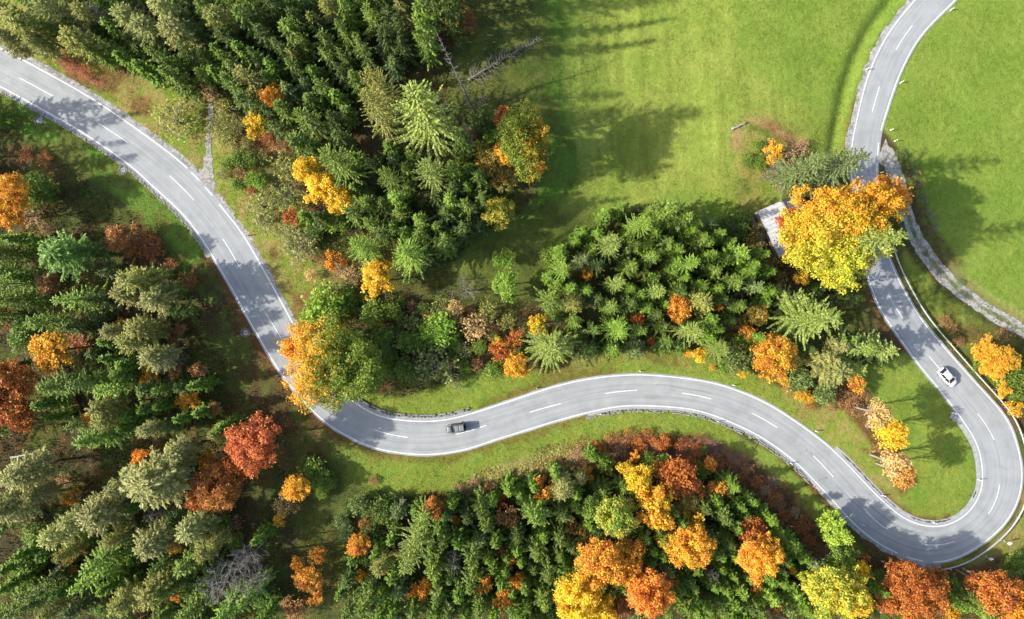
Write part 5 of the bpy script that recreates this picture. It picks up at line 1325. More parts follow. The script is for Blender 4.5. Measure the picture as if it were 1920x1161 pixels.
for kind, px, py, r, ck, op in PLANTS:
    if r < 2: continue
    nm, word, grp, cf = KIND[kind]
    if kind == 'spruce':
        h = min(op.get('h', 99) * 0.92, min(15.5, 4.5 + r * 0.30 + prng.uniform(-1, 1.5))) if px > -20 and py > -20 else op.get('h', 18)
        h = op.get('hh', h * 0.94)
    elif kind == 'star': h = op.get('h', 20)
    elif kind == 'pine': h = min(op.get('h', 99), 8.5 + r * 0.12)
    elif kind == 'leaf': h = op.get('h', 4 + r * 0.2)
    elif kind in ('shrub', 'tshrub'): h = op.get('h', 1.2 + r * 0.07)
    elif kind == 'slim': h = op.get('h', 9.5)
    elif kind == 'bshrub': h = op.get('h', 2.5)
    else: h = op.get('h', 12)
    hc = h * cf
    bx, by = P(px, py, hc)
    dist = math.hypot(px - 960, py - 580.5)
    Rw = r / PXM * (CAM_H - hc) / CAM_H
    if kind in ('spruce', 'pine', 'bare'): Rw *= 1.14 - 0.12 * min(1, dist / 900)
    if kind == 'star': Rw *= 1.05
    if kind == 'spruce': key = 'spruce_s' if Rw < 1.75 else ('spruce_m' if Rw < 3.0 else 'spruce_l')
    elif kind == 'leaf': key = 'leaf_s' if Rw < 2.0 else ('leaf_m' if Rw < 3.6 else 'leaf_l')
    else: key = {'tshrub': 'thin_shrub', 'bshrub': 'bare_shrub'}.get(kind, kind)
    var = BANK[key]
    h0, R0, crown, trunk = var[prng.randrange(len(var))]
    k = Rw / R0; kz = h / h0
    if kind in ('leaf', 'hut_maple', 'road_maple', 'edge_maple', 'shrub', 'tshrub', 'slim'): k *= 1.13 if kind == 'leaf' else 1.03
    e = empty(nm, (bx, by, gz(bx, by) - 0.05), 0 if kind in ('hut_maple', 'road_maple', 'edge_maple') else prng.uniform(0, 6.28))
    e.scale = (k * prng.uniform(0.94, 1.06), k * prng.uniform(0.94, 1.06), kz)
    if kind in ('road_maple', 'edge_maple', 'hut_maple'): e.scale = (k, k, kz)
    bare_kind = kind in ('bare', 'bshrub')
    c = link('branches' if bare_kind else 'crown', crown, e)
    t = link('trunk', trunk, e)
    a, b = CK[ck]
    a = op.get('a', a); b = op.get('b', b)
    v = prng.uniform(0.76, 1.14) if kind == 'spruce' else prng.uniform(0.88, 1.12)
    hs = prng.uniform(0.0, 0.16) if kind == 'spruce' else 0.0
    c.color = (a[0] * v * prng.uniform(.9, 1.06), a[1] * v, a[2] * v * (1 + hs * 3), 1)
    c["color_b"] = [b[0] * v, b[1] * v * prng.uniform(.97, 1.03), b[2] * v]
    c["color_shift_y"] = float(op.get('gy', 0.0))
    c["color_bias"] = float(op.get('bias', 0.0))
    c["color_shift"] = float(op.get('g', 0.0))
    size = ('small' if r < 19 else 'medium' if r < 30 else 'large' if r < 50 else 'very large')
    look = "%s %s %s" % (size, CNAME[ck] if not bare_kind else 'grey', word)
    lab = SPECIAL.get((px, py))
    if lab is None:
        if px < -20 or py < -20 or py > 1180: lab = make_label("spruce outside the frame", px, py); e['group'] = 'trees outside the picture'
        else: lab = make_label(look, px, py)
    e['label'] = lab
    e['category'] = 'tree' if 'shrub' not in nm else 'bush'
    if 'group' not in e: e['group'] = grp
    count += 1
print("plants:", count)

# undergrowth, fallen leaves and grass: past counting
def scatter_tufts(name, n, seed, size, wfun, cfun, mat, label, cat, tall=1.0, lay=False, bbox=None):
    rs = np.random.RandomState(seed)
    bb = bbox or (-99, 99, -61, 61)
    x = rs.uniform(bb[0], bb[1], n * 3); y = rs.uniform(bb[2], bb[3], n * 3)
    g = gsample(Gg, x, y); e = gsample(np.minimum(Eg, 50), x, y)
    w = wfun(x, y, g, e)
    for a, b in ((TL, TR), (QL, QR)):
        cc = ((a + b) / 2)[::3]; hw = (np.linalg.norm(a - b, axis=1) / 2)[::3]
        near = np.full(len(x), False)
        bx_ = (x > cc[:, 0].min() - 3) & (x < cc[:, 0].max() + 3) & (y > cc[:, 1].min() - 3) & (y < cc[:, 1].max() + 3)
        ix = np.flatnonzero(bx_)
        d = np.sqrt((x[ix][:, None] - cc[None, :, 0]) ** 2 + (y[ix][:, None] - cc[None, :, 1]) ** 2)
        k = d.argmin(1); near[ix] = d[np.arange(len(ix)), k] < hw[k] + 0.05
        w = np.where(near, 0, w)
    keep = np.flatnonzero((rs.rand(len(x)) < w))[:n]
    x = x[keep]; y = y[keep]; n = len(x)
    zz = gsample(Zg, x, y)
    c0 = cfun(x, y, rs, gsample(Cg, x, y))
    s = size * rs.uniform(0.5, 1.4, n)
    a = rs.uniform(0, 6.283, n)
    d = np.c_[np.cos(a), np.sin(a), np.zeros(n)]; sd = np.c_[-d[:, 1], d[:, 0], np.zeros(n)]
    base = np.c_[x, y, zz]
    if lay:
        nn = norm(np.array([0, 0, 1.0]) + rs.normal(size=(n, 3)) * 0.3); u = norm(np.cross(nn, d)); v = np.cross(nn, u)
        V = quads_from(base + np.array([0, 0, 0.04]), u * s[:, None], v * (s * 0.6)[:, None])
        F_ = np.arange(n * 4).reshape(n, 4); rep = 4
    else:
        tip = base + d * (s * rs.uniform(0.1, 0.9, n))[:, None]; tip[:, 2] += s * tall * rs.uniform(0.6, 1.2, n)
        V = np.stack([base - sd * (s * 0.33)[:, None], base + sd * (s * 0.33)[:, None], tip], 1).reshape(-1, 3)
        F_ = np.arange(n * 3).reshape(n, 3); rep = 3
    me = mesh_np(name, V, F_, mat, attrs={'col': np.repeat(c0, rep, 0)})
    o = link(name, me); o['kind'] = 'stuff'; tag(o, label, cat); return o

def jitter_col(lo, hi):
    def f(x, y, rs, c): return np.clip(c * rs.uniform(lo, hi, len(x))[:, None] * (1 + rs.normal(size=(len(x), 3)) * 0.06), 0, 0.9)
    return f
def pal(cols, mixf=0.0):
    cols = np.array(cols)
    def f(x, y, rs, c):
        k = cols[rs.randint(0, len(cols), len(x))] * rs.uniform(0.7, 1.25, len(x))[:, None]
        return k * (1 - mixf) + c * mixf
    return f
scatter_tufts("grass", 230000, 1, 0.15, lambda x, y, g, e: np.where(e > 0.75, 0.15 + 0.75 * g, 0) * (0.35 + 0.9 * smooth(0.35, 0.65, fbm(x * 0.4, y * 0.4, 88, 3))), jitter_col(0.84, 1.22), M['tuft'], "short green grass of the meadow and the road verges", "grass", 0.9)
scatter_tufts("undergrowth", 90000, 2, 0.30, lambda x, y, g, e: np.where(e > 1.2, smooth(0.5, 0.1, g) * smooth(0.4, 0.6, fbm(x * 0.3, y * 0.3, 71, 3)), 0),
              pal([A(110, 120, 56), A(92, 98, 52), A(132, 112, 70), A(110, 100, 62), A(126, 138, 68)], 0.35), M['tuft'], "low brown and green plants covering the forest floor", "undergrowth", 1.1)
straw = [(870, 920), (950, 870), (1080, 842), (1120, 850), (1050, 885), (960, 915), (900, 928)]
def wstraw(x, y, g, e):
    px = x * PXM + 960; py = 580.5 - y * PXM
    yl = 930 - (px - 860) * 0.36
    return np.where((px > 860) & (px < 1110) & (np.abs(py - yl) < 26 + 8 * np.sin(px * 0.05)) & (e > 1), 1.0, 0) + np.where((px > 1840) & (py > 985) & (py < 1060) & (e > 2.5), 0.9, 0)
scatter_tufts("dry_grass", 2600, 3, 0.45, lambda x, y, g, e: np.clip(wstraw(x, y, g, e), 0, 1), pal([A(228, 214, 140), A(200, 190, 110), A(168, 172, 84), A(214, 186, 120)], 0.1), M['tuft'], "tufts of dry straw-coloured grass on the bank below the road", "dry grass", 0.35, bbox=(-10, 16, -37, -25))
def wbrack(x, y, g, e):
    px = x * PXM + 960; py = 580.5 - y * PXM
    n_ = fbm(x * 0.5, y * 0.5, 55, 3)
    a = (px > 1000) & (px < 1440) & (py > 812) & (py < 895) & (e > 3.6)
    b = (px > 1380) & (px < 1660) & (py > 840) & (py < 1080) & (e > 3.6)
    return np.where(a | b, smooth(0.42, 0.55, n_), 0)
scatter_tufts("bracken", 9000, 4, 0.36, wbrack, pal([A(204, 128, 102), A(180, 112, 84), A(216, 156, 112), A(150, 120, 76)], 0.15), M['tuft'], "reddish brown bracken withering along the edge of the lower wood", "bracken", 0.4, bbox=(2, 72, -51, -22))
LEAFTREES = np.array([P(p[1], p[2], 0) + (p[3] / PXM,) for p in PLANTS if p[0] in ('leaf', 'hut_maple', 'road_maple', 'edge_maple') and p[4] in ('yellow', 'gold', 'orange', 'fire', 'rust', 'red', 'redor', 'brown', 'huty', 'roadm') and p[3] > 8])
def wleaf(x, y, g, e):
    w = np.zeros(len(x))
    for tx, ty, tr in LEAFTREES:
        w = np.maximum(w, np.exp(-((x - tx * 0.95) ** 2 + (y - ty * 0.95) ** 2) / (tr * 1.5 + 0.8) ** 2))
    w = np.maximum(w, np.where((g < 0.35), 0.10, 0.0))
    return np.where(e > 0.6, w, 0.012 * w + 0.0015) + np.where((e > 0.5) & (e < 1.7), 0.10, 0)
scatter_tufts("fallen_leaves", 60000, 5, 0.11, wleaf, pal([A(206, 130, 60), A(180, 96, 56), A(214, 170, 76), A(140, 92, 60), A(190, 130, 84)]), M['litter'], "orange and brown fallen leaves scattered under the trees", "leaves", lay=True)

_t = 0
for _m in bpy.data.meshes:
    if _m.users: _t += sum(len(q.vertices) - 2 for q in _m.polygons) if len(_m.polygons) < 5000 else len(_m.polygons) * 2
print('unique triangles', _t)
# ------------------------------------------------------------------ guard rail along the outside of the hairpin
g0, g1 = s_at(1750, 1056), s_at(1660, 462)
def rail():
    e = empty("guard_rail", (cen[g1][0], cen[g1][1], 0), 0, "galvanised guard rail curving round the outside of the hairpin", "guard rail")
    pts = []
    for i in range(g0, g1 + 1, 2):
        o = offR[i] - 0.98 - 0.55 * max(0, 1 - (i - g0) / 24.0) ** 2
        pts.append((cen[i] + nrm[i] * o, nrm[i]))
    # W-beam: cross-section (across, height)
    prof = [(-0.05, 0.44), (-0.02, 0.50), (0.05, 0.53), (-0.03, 0.585), (-0.03, 0.62), (0.05, 0.67), (-0.02, 0.71), (-0.05, 0.75), (-0.09, 0.755), (-0.09, 0.44)]
    V = []; F_ = []
    ox, oy = e.location.x, e.location.y
    for k, (p, n) in enumerate(pts):
        dz = -0.55 * max(0, 1 - k / 5.0)
        for a, h in prof: V.append((p[0] + n[0] * a - ox, p[1] + n[1] * a - oy, h + dz))
    m = len(prof)
    for k in range(len(pts) - 1):
        for q in range(m):
            q2 = (q + 1) % m
            F_.append([k * m + q, k * m + q2, (k + 1) * m + q2, (k + 1) * m + q])
    link("rail_beam", mesh_np("rail_beam", V, F_, M['steel']), e)
    mb = MB(); mb.box((0, 0, 0.35), (0.10, 0.12, 0.82)); mb.box((0.10, 0, 0.60), (0.16, 0.08, 0.16)); pm = mb.mesh("post", M['steel'])
    for k in range(2, len(pts), 4):
        p, n = pts[k]
        link("post", pm, e, (p[0] - n[0] * 0.24 - ox, p[1] - n[1] * 0.24 - oy, 0), (0, 0, math.atan2(n[1], n[0])))
rail()

# ------------------------------------------------------------------ delineator posts
def post_proto():
    e = empty("delineator_post", (0, 0, 0))
    mb = MB()
    pr = [(0.07, -0.05), (0.06, 0.0), (-0.06, 0.0), (-0.07, -0.05)]
    mb.box((0, 0, 0.47), (0.13, 0.10, 1.05), 0, 0.85); mb.box((0.0, 0, 1.02), (0.12, 0.09, 0.08), 0, 0.5)
    mb.obj("post", M['white_plastic'], e)
    b = MB(); b.box((0, 0, 0.80), (0.135, 0.108, 0.18)); b.obj("black_band", M['black_plastic'], e)
    r = MB(); r.box((0.064, 0, 0.80), (0.012, 0.05, 0.13)); r.obj("reflector", M['reflector'], e)
    return e
M['reflector'] = plain("amber_reflector", (0.7, 0.25, 0.03), 0.3, 0, 0.1, 8)
POSTS = [((1780, 17), "white delineator post right of the road near the top edge"), ((1629, 132), "white delineator post left of the upper road, level with the middle of the straight"),
         ((1686, 157), "upper of the white delineator posts on the inside of the upper right curve"), ((1669, 245), "white delineator post just above the start of the gravel track"),
         ((1677, 265), "white delineator post at the mouth of the gravel track"), ((1648, 322), "white delineator post in the wedge between road and gravel track"),
         ((1346, 790), "white delineator post below the road at the first half of the S-bend"), ((1485, 864), "white delineator post beside the stone kerb where the shade crosses the road"),
         ((1600, 983), "white delineator post right of the lime green tree"), ((1649, 935), "white delineator post at the gutter left of the hairpin grass"),
         ((1750, 979), "white delineator post at the lowest point inside the hairpin"), ((1834, 899), "white delineator post on the right inner side of the hairpin"),
         ((1789, 773), "white delineator post at the drain inside the hairpin, below the white car"), ((1749, 1067), "white delineator post at the lower end of the guard rail"),
         ((1198, 697), "white delineator post on the crest of the lower road's curve"), ((1007, 734), "white delineator post above the lower road, under the wide spruce"),
         ((1371, 725), "white delineator post above the lower road near the round fiery tree"), ((670, 835), "white delineator post below the lower road left of the bend"),
         ((521, 704), "white delineator post left of the road opposite the orange maple"), ((1126, 769), "white delineator post lying at the start of the stone kerb"),
         ((447, 452), "white delineator post on the gravel right of the left road"), ((1527, 811), "white marker post beside the road's right shoulder lay-by")]
pp = post_proto()
for i, (q, lab) in enumerate(POSTS):
    e = pp if i == 0 else copy_tree(pp)
    x, y = P(*q); k = s_at(*q); sd = 1 if (np.array([x, y]) - cen[k]) @ nrm[k] > 0 else -1
    # keep clear of the asphalt
    off = (np.array([x, y]) - cen[k]) @ nrm[k]
    lim = (offL[k] + 0.75) if sd > 0 else (offR[k] - 0.75)
    if abs(off) < abs(lim): x, y = cen[k] + nrm[k] * lim
    e.location = (x, y, gz(x, y)); e.rotation_euler = (0, 0, math.atan2(tan[k][1], tan[k][0]) + 0.3)
    e.scale = (1.35, 1.35, 1.0)
    tag(e, lab, "road post", "delineator posts along the road")

# ------------------------------------------------------------------ chevron boards on the outside of the bend
M['red'] = plain("red_film", (0.55, 0.03, 0.03), 0.4, 0, 0.1, 3)
def sign_proto():
    e = empty("chevron_sign", (0, 0, 0))
    p = MB(); p.tube([(0, 0, -0.1), (0, 0, 1.7)], 0.035, 8); p.obj("pole", M['steel'], e)
    b = MB(); b.box((0.06, 0, 1.35), (0.03, 0.62, 0.62)); b.box((0.04, 0, 1.35), (0.10, 0.66, 0.02)); b.box((0.015, 0, 1.67), (0.12, 0.62, 0.02)); b.obj("board", M['white_plastic'], e)
    c = MB()
    for s0_ in (-0.17, 0.13):
        for z0_, z1_ in ((1.10, 1.35), (1.60, 1.35)):
            c.add([(0.078, s0_ - 0.10, z0_), (0.078, s0_ + 0.02, z0_), (0.078, s0_ + 0.16, z1_), (0.078, s0_ + 0.04, z1_)], [[0, 1, 2, 3]])
    c.obj("chevron", M['red'], e)
    f = MB(); f.box((0, 0, 0.02), (0.35, 0.35, 0.12)); f.obj("footing", M['concrete'], e)
    return e
sp_ = sign_proto()
for i, (q, lab) in enumerate([((1769, 1078), "white chevron board left of the other three outside the hairpin"), ((1815, 1071), "white chevron board second from the left outside the hairpin"),
                              ((1857, 1048), "white chevron board third from the left outside the hairpin"), ((1892, 1019), "white chevron board nearest the right edge outside the hairpin")]):
    e = sp_ if i == 0 else copy_tree(sp_)
    x, y = P(q[0], q[1], 1.2); c_ = P(1790, 900)
    e.location = (x, y, gz(x, y)); e.rotation_euler = (0, 0, math.atan2(c_[1] - y, c_[0] - x))
    tag(e, lab, "road sign", "chevron boards outside the hairpin")

# information board on the right meadow
e = empty("notice_board", (*P(1727, 327, 0.8), 0), 0.5, "small reddish wooden notice board in the brush right of the gravel track", "sign")
e.location.z = gz(e.location.x, e.location.y)
M['redwood'] = plain("red_stained_wood", (0.36, 0.14, 0.08), 0.8, 0, 0.3, 5)
b = MB(); b.box((0, 0, 0.5), (0.09, 0.09, 1.1)); b.box((0, 0.7, 0.5), (0.09, 0.09, 1.1)); b.obj("legs", M['wood'], e)
b = MB(); b.box((0.03, 0.35, 1.05), (0.55, 0.9, 0.05), 0, 1.0, ('Y', 0.55)); b.obj("panel", M['redwood'], e)
# leaning stakes at the road edge
for q, lab, rz in (((1680, 622), "upper of two brown wooden stakes leaning over the road edge", 0.35), ((1684, 634), "lower of two brown wooden stakes leaning over the road edge", -0.15), ((1622, 550), "pale wooden stake at the road edge under the golden maple", -0.05)):
    x, y = P(*q); s = MB(); s.tube([(0, 0, 0), (0.5, 0, 0.7), (1.0, 0, 1.25)], [0.06, 0.055, 0.03], 6)
    s.box((0.55, 0, 0.72), (0.5, 0.03, 0.1))
    o = s.obj("wooden_stake", M['wood'] if q[0] > 1650 else M['dead'], None, False, (x, y, gz(x, y)), (0, 0, rz)); tag(o, lab, "stake", "wooden stakes at the road edge")

# ------------------------------------------------------------------ round stone drains
def drain(q, lab):
    x, y = P(*q); e = empty("stone_drain", (x, y, gz(x, y) + 0.0), 0, lab, "drain", "round stone drains beside the left road")
    mb = MB(); mb.lathe([(0.34, -0.3), (0.34, 0.10), (0.46, 0.12), (0.50, 0.06), (0.50, -0.3)], 20); mb.obj("ring", M['concrete'], e)
    b = MB()
    for k in range(-3, 4): b.box((k * 0.085, 0, 0.085), (0.03, 2 * math.sqrt(max(0.01, 0.33 ** 2 - (k * 0.085) ** 2)), 0.03))
    b.obj("grate", M['steel'], e)
    st = MB(); st.box((0, 0, 0.06), (0.34, 0.22, 0.18), 0, 0.8); sm = st.mesh("stone", M['stone'])
    for k in range(14):
        a = k * 2 * math.pi / 14
        o = link("stone", sm, e, (0.76 * math.cos(a), 0.76 * math.sin(a), 0.0), (0, 0, a)); o.scale = (prng.uniform(.8, 1.2), prng.uniform(.8, 1.2), prng.uniform(.7, 1.4))
drain((73, 226), "round stone drain nearest the left edge, below the left road")
drain((231, 319), "round stone drain below the left road where the gravel path joins opposite")
drain((461, 624), "round stone drain left of the road opposite the orange maple")
# inlet at the hairpin
e = empty("kerb_inlet", (*P(1787, 786), 0), -0.5, "concrete kerb inlet inside the hairpin below the white car", "drain")
b = MB(); b.box((0, 0, 0.02), (1.1, 0.18, 0.22)); b.box((0, 0.6, 0.02), (1.1, 0.18, 0.22)); b.box((-0.6, 0.3, 0.03), (0.18, 0.8, 0.25)); b.obj("frame", M['concrete'], e)
b = MB(); [b.box((k * 0.12, 0.3, 0.03), (0.04, 0.42, 0.04)) for k in range(-3, 5)]; b.obj("grate", M['steel'], e)

# ------------------------------------------------------------------ bench, logs, fallen spruce
x, y = P(748, 932); e = empty("wooden_bench", (x, y, gz(x, y)), -0.32, "small weathered wooden bench at the edge of the lower wood", "bench")
for yy in (-0.14, 0.0, 0.14):
    b = MB(); b.box((0, yy, 0.45), (1.7, 0.12, 0.045)); b.obj("seat_board", M['wood'], e)
for zz in (0.68, 0.84):
    b = MB(); b.box((0, -0.26, zz), (1.7, 0.04, 0.11)); b.obj("back_board", M['wood'], e)
for xx in (-0.65, 0.65):
    b = MB(); b.box((xx, -0.02, 0.2), (0.09, 0.42, 0.42)); b.box((xx, -0.235, 0.6), (0.07, 0.05, 0.6)); b.obj("leg", M['wood'], e)

def log(q0, q1, r0, r1, mat, name, lab, cat, zr=0.12, stubs=5, group=None, seed=1):
    a = Vector((*P(*q0), 0)); b = Vector((*P(*q1), 0)); r = random.Random(seed)
    z0 = gz(a.x, a.y) + r0; z1 = gz(b.x, b.y) + r1 + zr
    mb = MB(); n = 6; pts = []; rad = []
    for k in range(n):
        t = k / (n - 1); p = a.lerp(b, t)
        pts.append((p.x - a.x + r.uniform(-.06, .06), p.y - a.y + r.uniform(-.06, .06), z0 * (1 - t) + z1 * t)); rad.append(r0 * (1 - t) + r1 * t)
    mb.tube(pts, rad, 7)
    d = (b - a).normalized(); s = Vector((-d.y, d.x, 0))
    for k in range(stubs):
        t = r.uniform(0.1, 0.95); p = Vector(pts[0]).lerp(Vector(pts[-1]), t); sg = r.choice((-1, 1)); l = r.uniform(0.4, 1.1)
        mb.tube([p, p + (s * sg + d * 0.5 + Vector((0, 0, r.uniform(0, 0.6)))) * l], [0.03, 0.012], 4, False)
    o = mb.obj(name, mat, None, True, (a.x, a.y, 0)); tag(o, lab, cat, group)
log((1371, 243), (1399, 231), 0.24, 0.14, M['pale_bark'], "log", "broken white-grey log lying on the meadow left of the hut's trees", "log", 0.1, 3, seed=3)
log((1756, 524), (1761, 483), 0.07, 0.04, M['bark'], "branch_or_shadow", "dark branch shape added in place of a forked shadow-like mark across the gravel track", "branch", 0.05, 4, seed=5)
log((22, 858), (76, 847), 0.2, 0.14, M['pale_bark'], "dead_log", "pale grey trunk lying at the left edge above the grey pines", "trunk", 1.2, 6, seed=6)
log((66, 876), (100, 862), 0.12, 0.07, M['dead'], "dead_log", "thinner grey trunk lying right of the pale one at the left edge", "trunk", 0.8, 6, seed=7)
log((845, 570), (850, 545), 0.06, 0.03, M['pale_bark'], "branch_or_shadow", "thin pale branch leaning among the straw-coloured bushes", "branch", 1.4, 5, seed=8)
log((1035, 600), (1048, 588), 0.06, 0.04, M['pale_bark'], "branch_or_shadow", "short pale branch beside the spruces left of the central copse", "branch", 1.0, 3, seed=9)

def dead_spruce(base, tip, standing, lab, seed, Rb, name="dead_spruce", hgt=15.0):
    r = np.random.RandomState(seed); t = MB(); mb = MB()
    if standing:
        b = np.array([*P(*base), 0.0]); top = np.array([*P(tip[0], tip[1], hgt), hgt])
    else:
        b = np.array([*P(*base), 0.35]); top = np.array([*P(*tip), 0.9])
        b[2] += gz(b[0], b[1]); top[2] += gz(top[0], top[1])
    e = empty(name, tuple(b), 0, lab, "dead tree")
    v = top - b; L = np.linalg.norm(v); d = v / L
    pts = [d * L * k / 6 for k in range(7)]
    t.tube(pts, [0.2 * (1 - k / 6.5) + 0.02 for k in range(7)], 7); t.obj("trunk", M['dead'], e, True)
    up = np.array([0, 0, 1.0]) if not standing else np.array([1.0, 0, 0])
    s1 = np.cross(d, up); s1 /= np.linalg.norm(s1); s2 = np.cross(s1, d)
    k = 0.10 if standing else 0.02
    while k < 0.98:
        p = d * L * k
        for q in range(5 if not standing else 4):
            a = r.uniform(0, 6.28) if standing else r.uniform(-0.5, 3.64)
            o = s1 * math.cos(a) + s2 * math.sin(a)
            l = Rb * (1.05 - k) ** 0.6 * r.uniform(0.5, 1.1)
            fw = r.uniform(0.2, 0.7)
            p1 = p + (o + d * fw * 0.4) * l * 0.5; p2 = p + (o * 0.85 + d * fw) * l; 
            if not standing: p2[2] -= 0.25 * l * (0.3 + r.rand()); p1[2] = max(p1[2], -0.3); p2[2] = max(p2[2], -0.4)
            else: p2[2] -= 0.3 * l
            mb.tube([p, p1, p2], [0.045, 0.032, 0.012], 4, False)
            for w in range(4):
                g = r.uniform(0.35, 0.95); b0 = p1 * (1 - g) + p2 * g; dd = o + d * r.uniform(-.2, .9) + r.normal(size=3) * 0.5
                mb.tube([b0, b0 + dd / np.linalg.norm(dd) * l * 0.22], [0.018, 0.008], 3, False)
        k += 0.035 if not standing else 0.05
    mb.obj("branches", M['dead'], e)
dead_spruce((878, 152), (1014, 72), False, "fallen bare grey spruce lying at the edge of the upper wood, pointing to the meadow", 3, 3.0, "fallen_spruce")
dead_spruce((893, 216), (817, 58), True, "thin standing dead spruce with bare drooping twigs beside the fallen one", 5, 1.9, hgt=18.0)

# ------------------------------------------------------------------ brush row along the right meadow
M['brush'] = mat_bark("dry_brush", (0.16, 0.15, 0.12))
def brush():
    r = random.Random(3); k = 0
    for q in ((1722, 345), (1712, 322), (1733, 372), (1745, 400), (1752, 425), (1378, 853), (1341, 838), (1401, 874), (1451, 901), (1345, 850)):
        mb = MB()
        for i in range(26):
            a = r.uniform(0, 6.28); l = r.uniform(0.4, 1.3); p = (r.uniform(-.5, .5), r.uniform(-.7, .7), r.uniform(0, .3))
            mb.tube([p, (p[0] + math.cos(a) * l, p[1] + math.sin(a) * l, p[2] + r.uniform(0, .5))], [0.04, 0.012], 3, False)
        x, y = P(*q)
        o = mb.obj("brushwood_pile", M['brush'] if q[0] > 1500 else M['dead'], None, False, (x, y, gz(x, y)))
        where = {(1722, 345): "grey brushwood heap just below the notice board", (1712, 322): "grey brushwood heap left of the notice board", (1733, 372): "brushwood heap midway along the strip between track and meadow",
                 (1745, 400): "brushwood heap beside the track opposite the golden maple", (1752, 425): "lowest brushwood heap between the gravel track and the right meadow",
                 (1378, 853): "largest grey brushwood heap on the bank below the S-bend", (1341, 838): "topmost grey brushwood heap on the bank below the S-bend",
                 (1401, 874): "grey brushwood heap in front of the shaded red bracken", (1451, 901): "rightmost grey brushwood heap below the S-bend", (1345, 850): "small brushwood heap under the topmost one below the S-bend"}[q]
        tag(o, where, "brushwood", "heaps of brushwood")
brush()

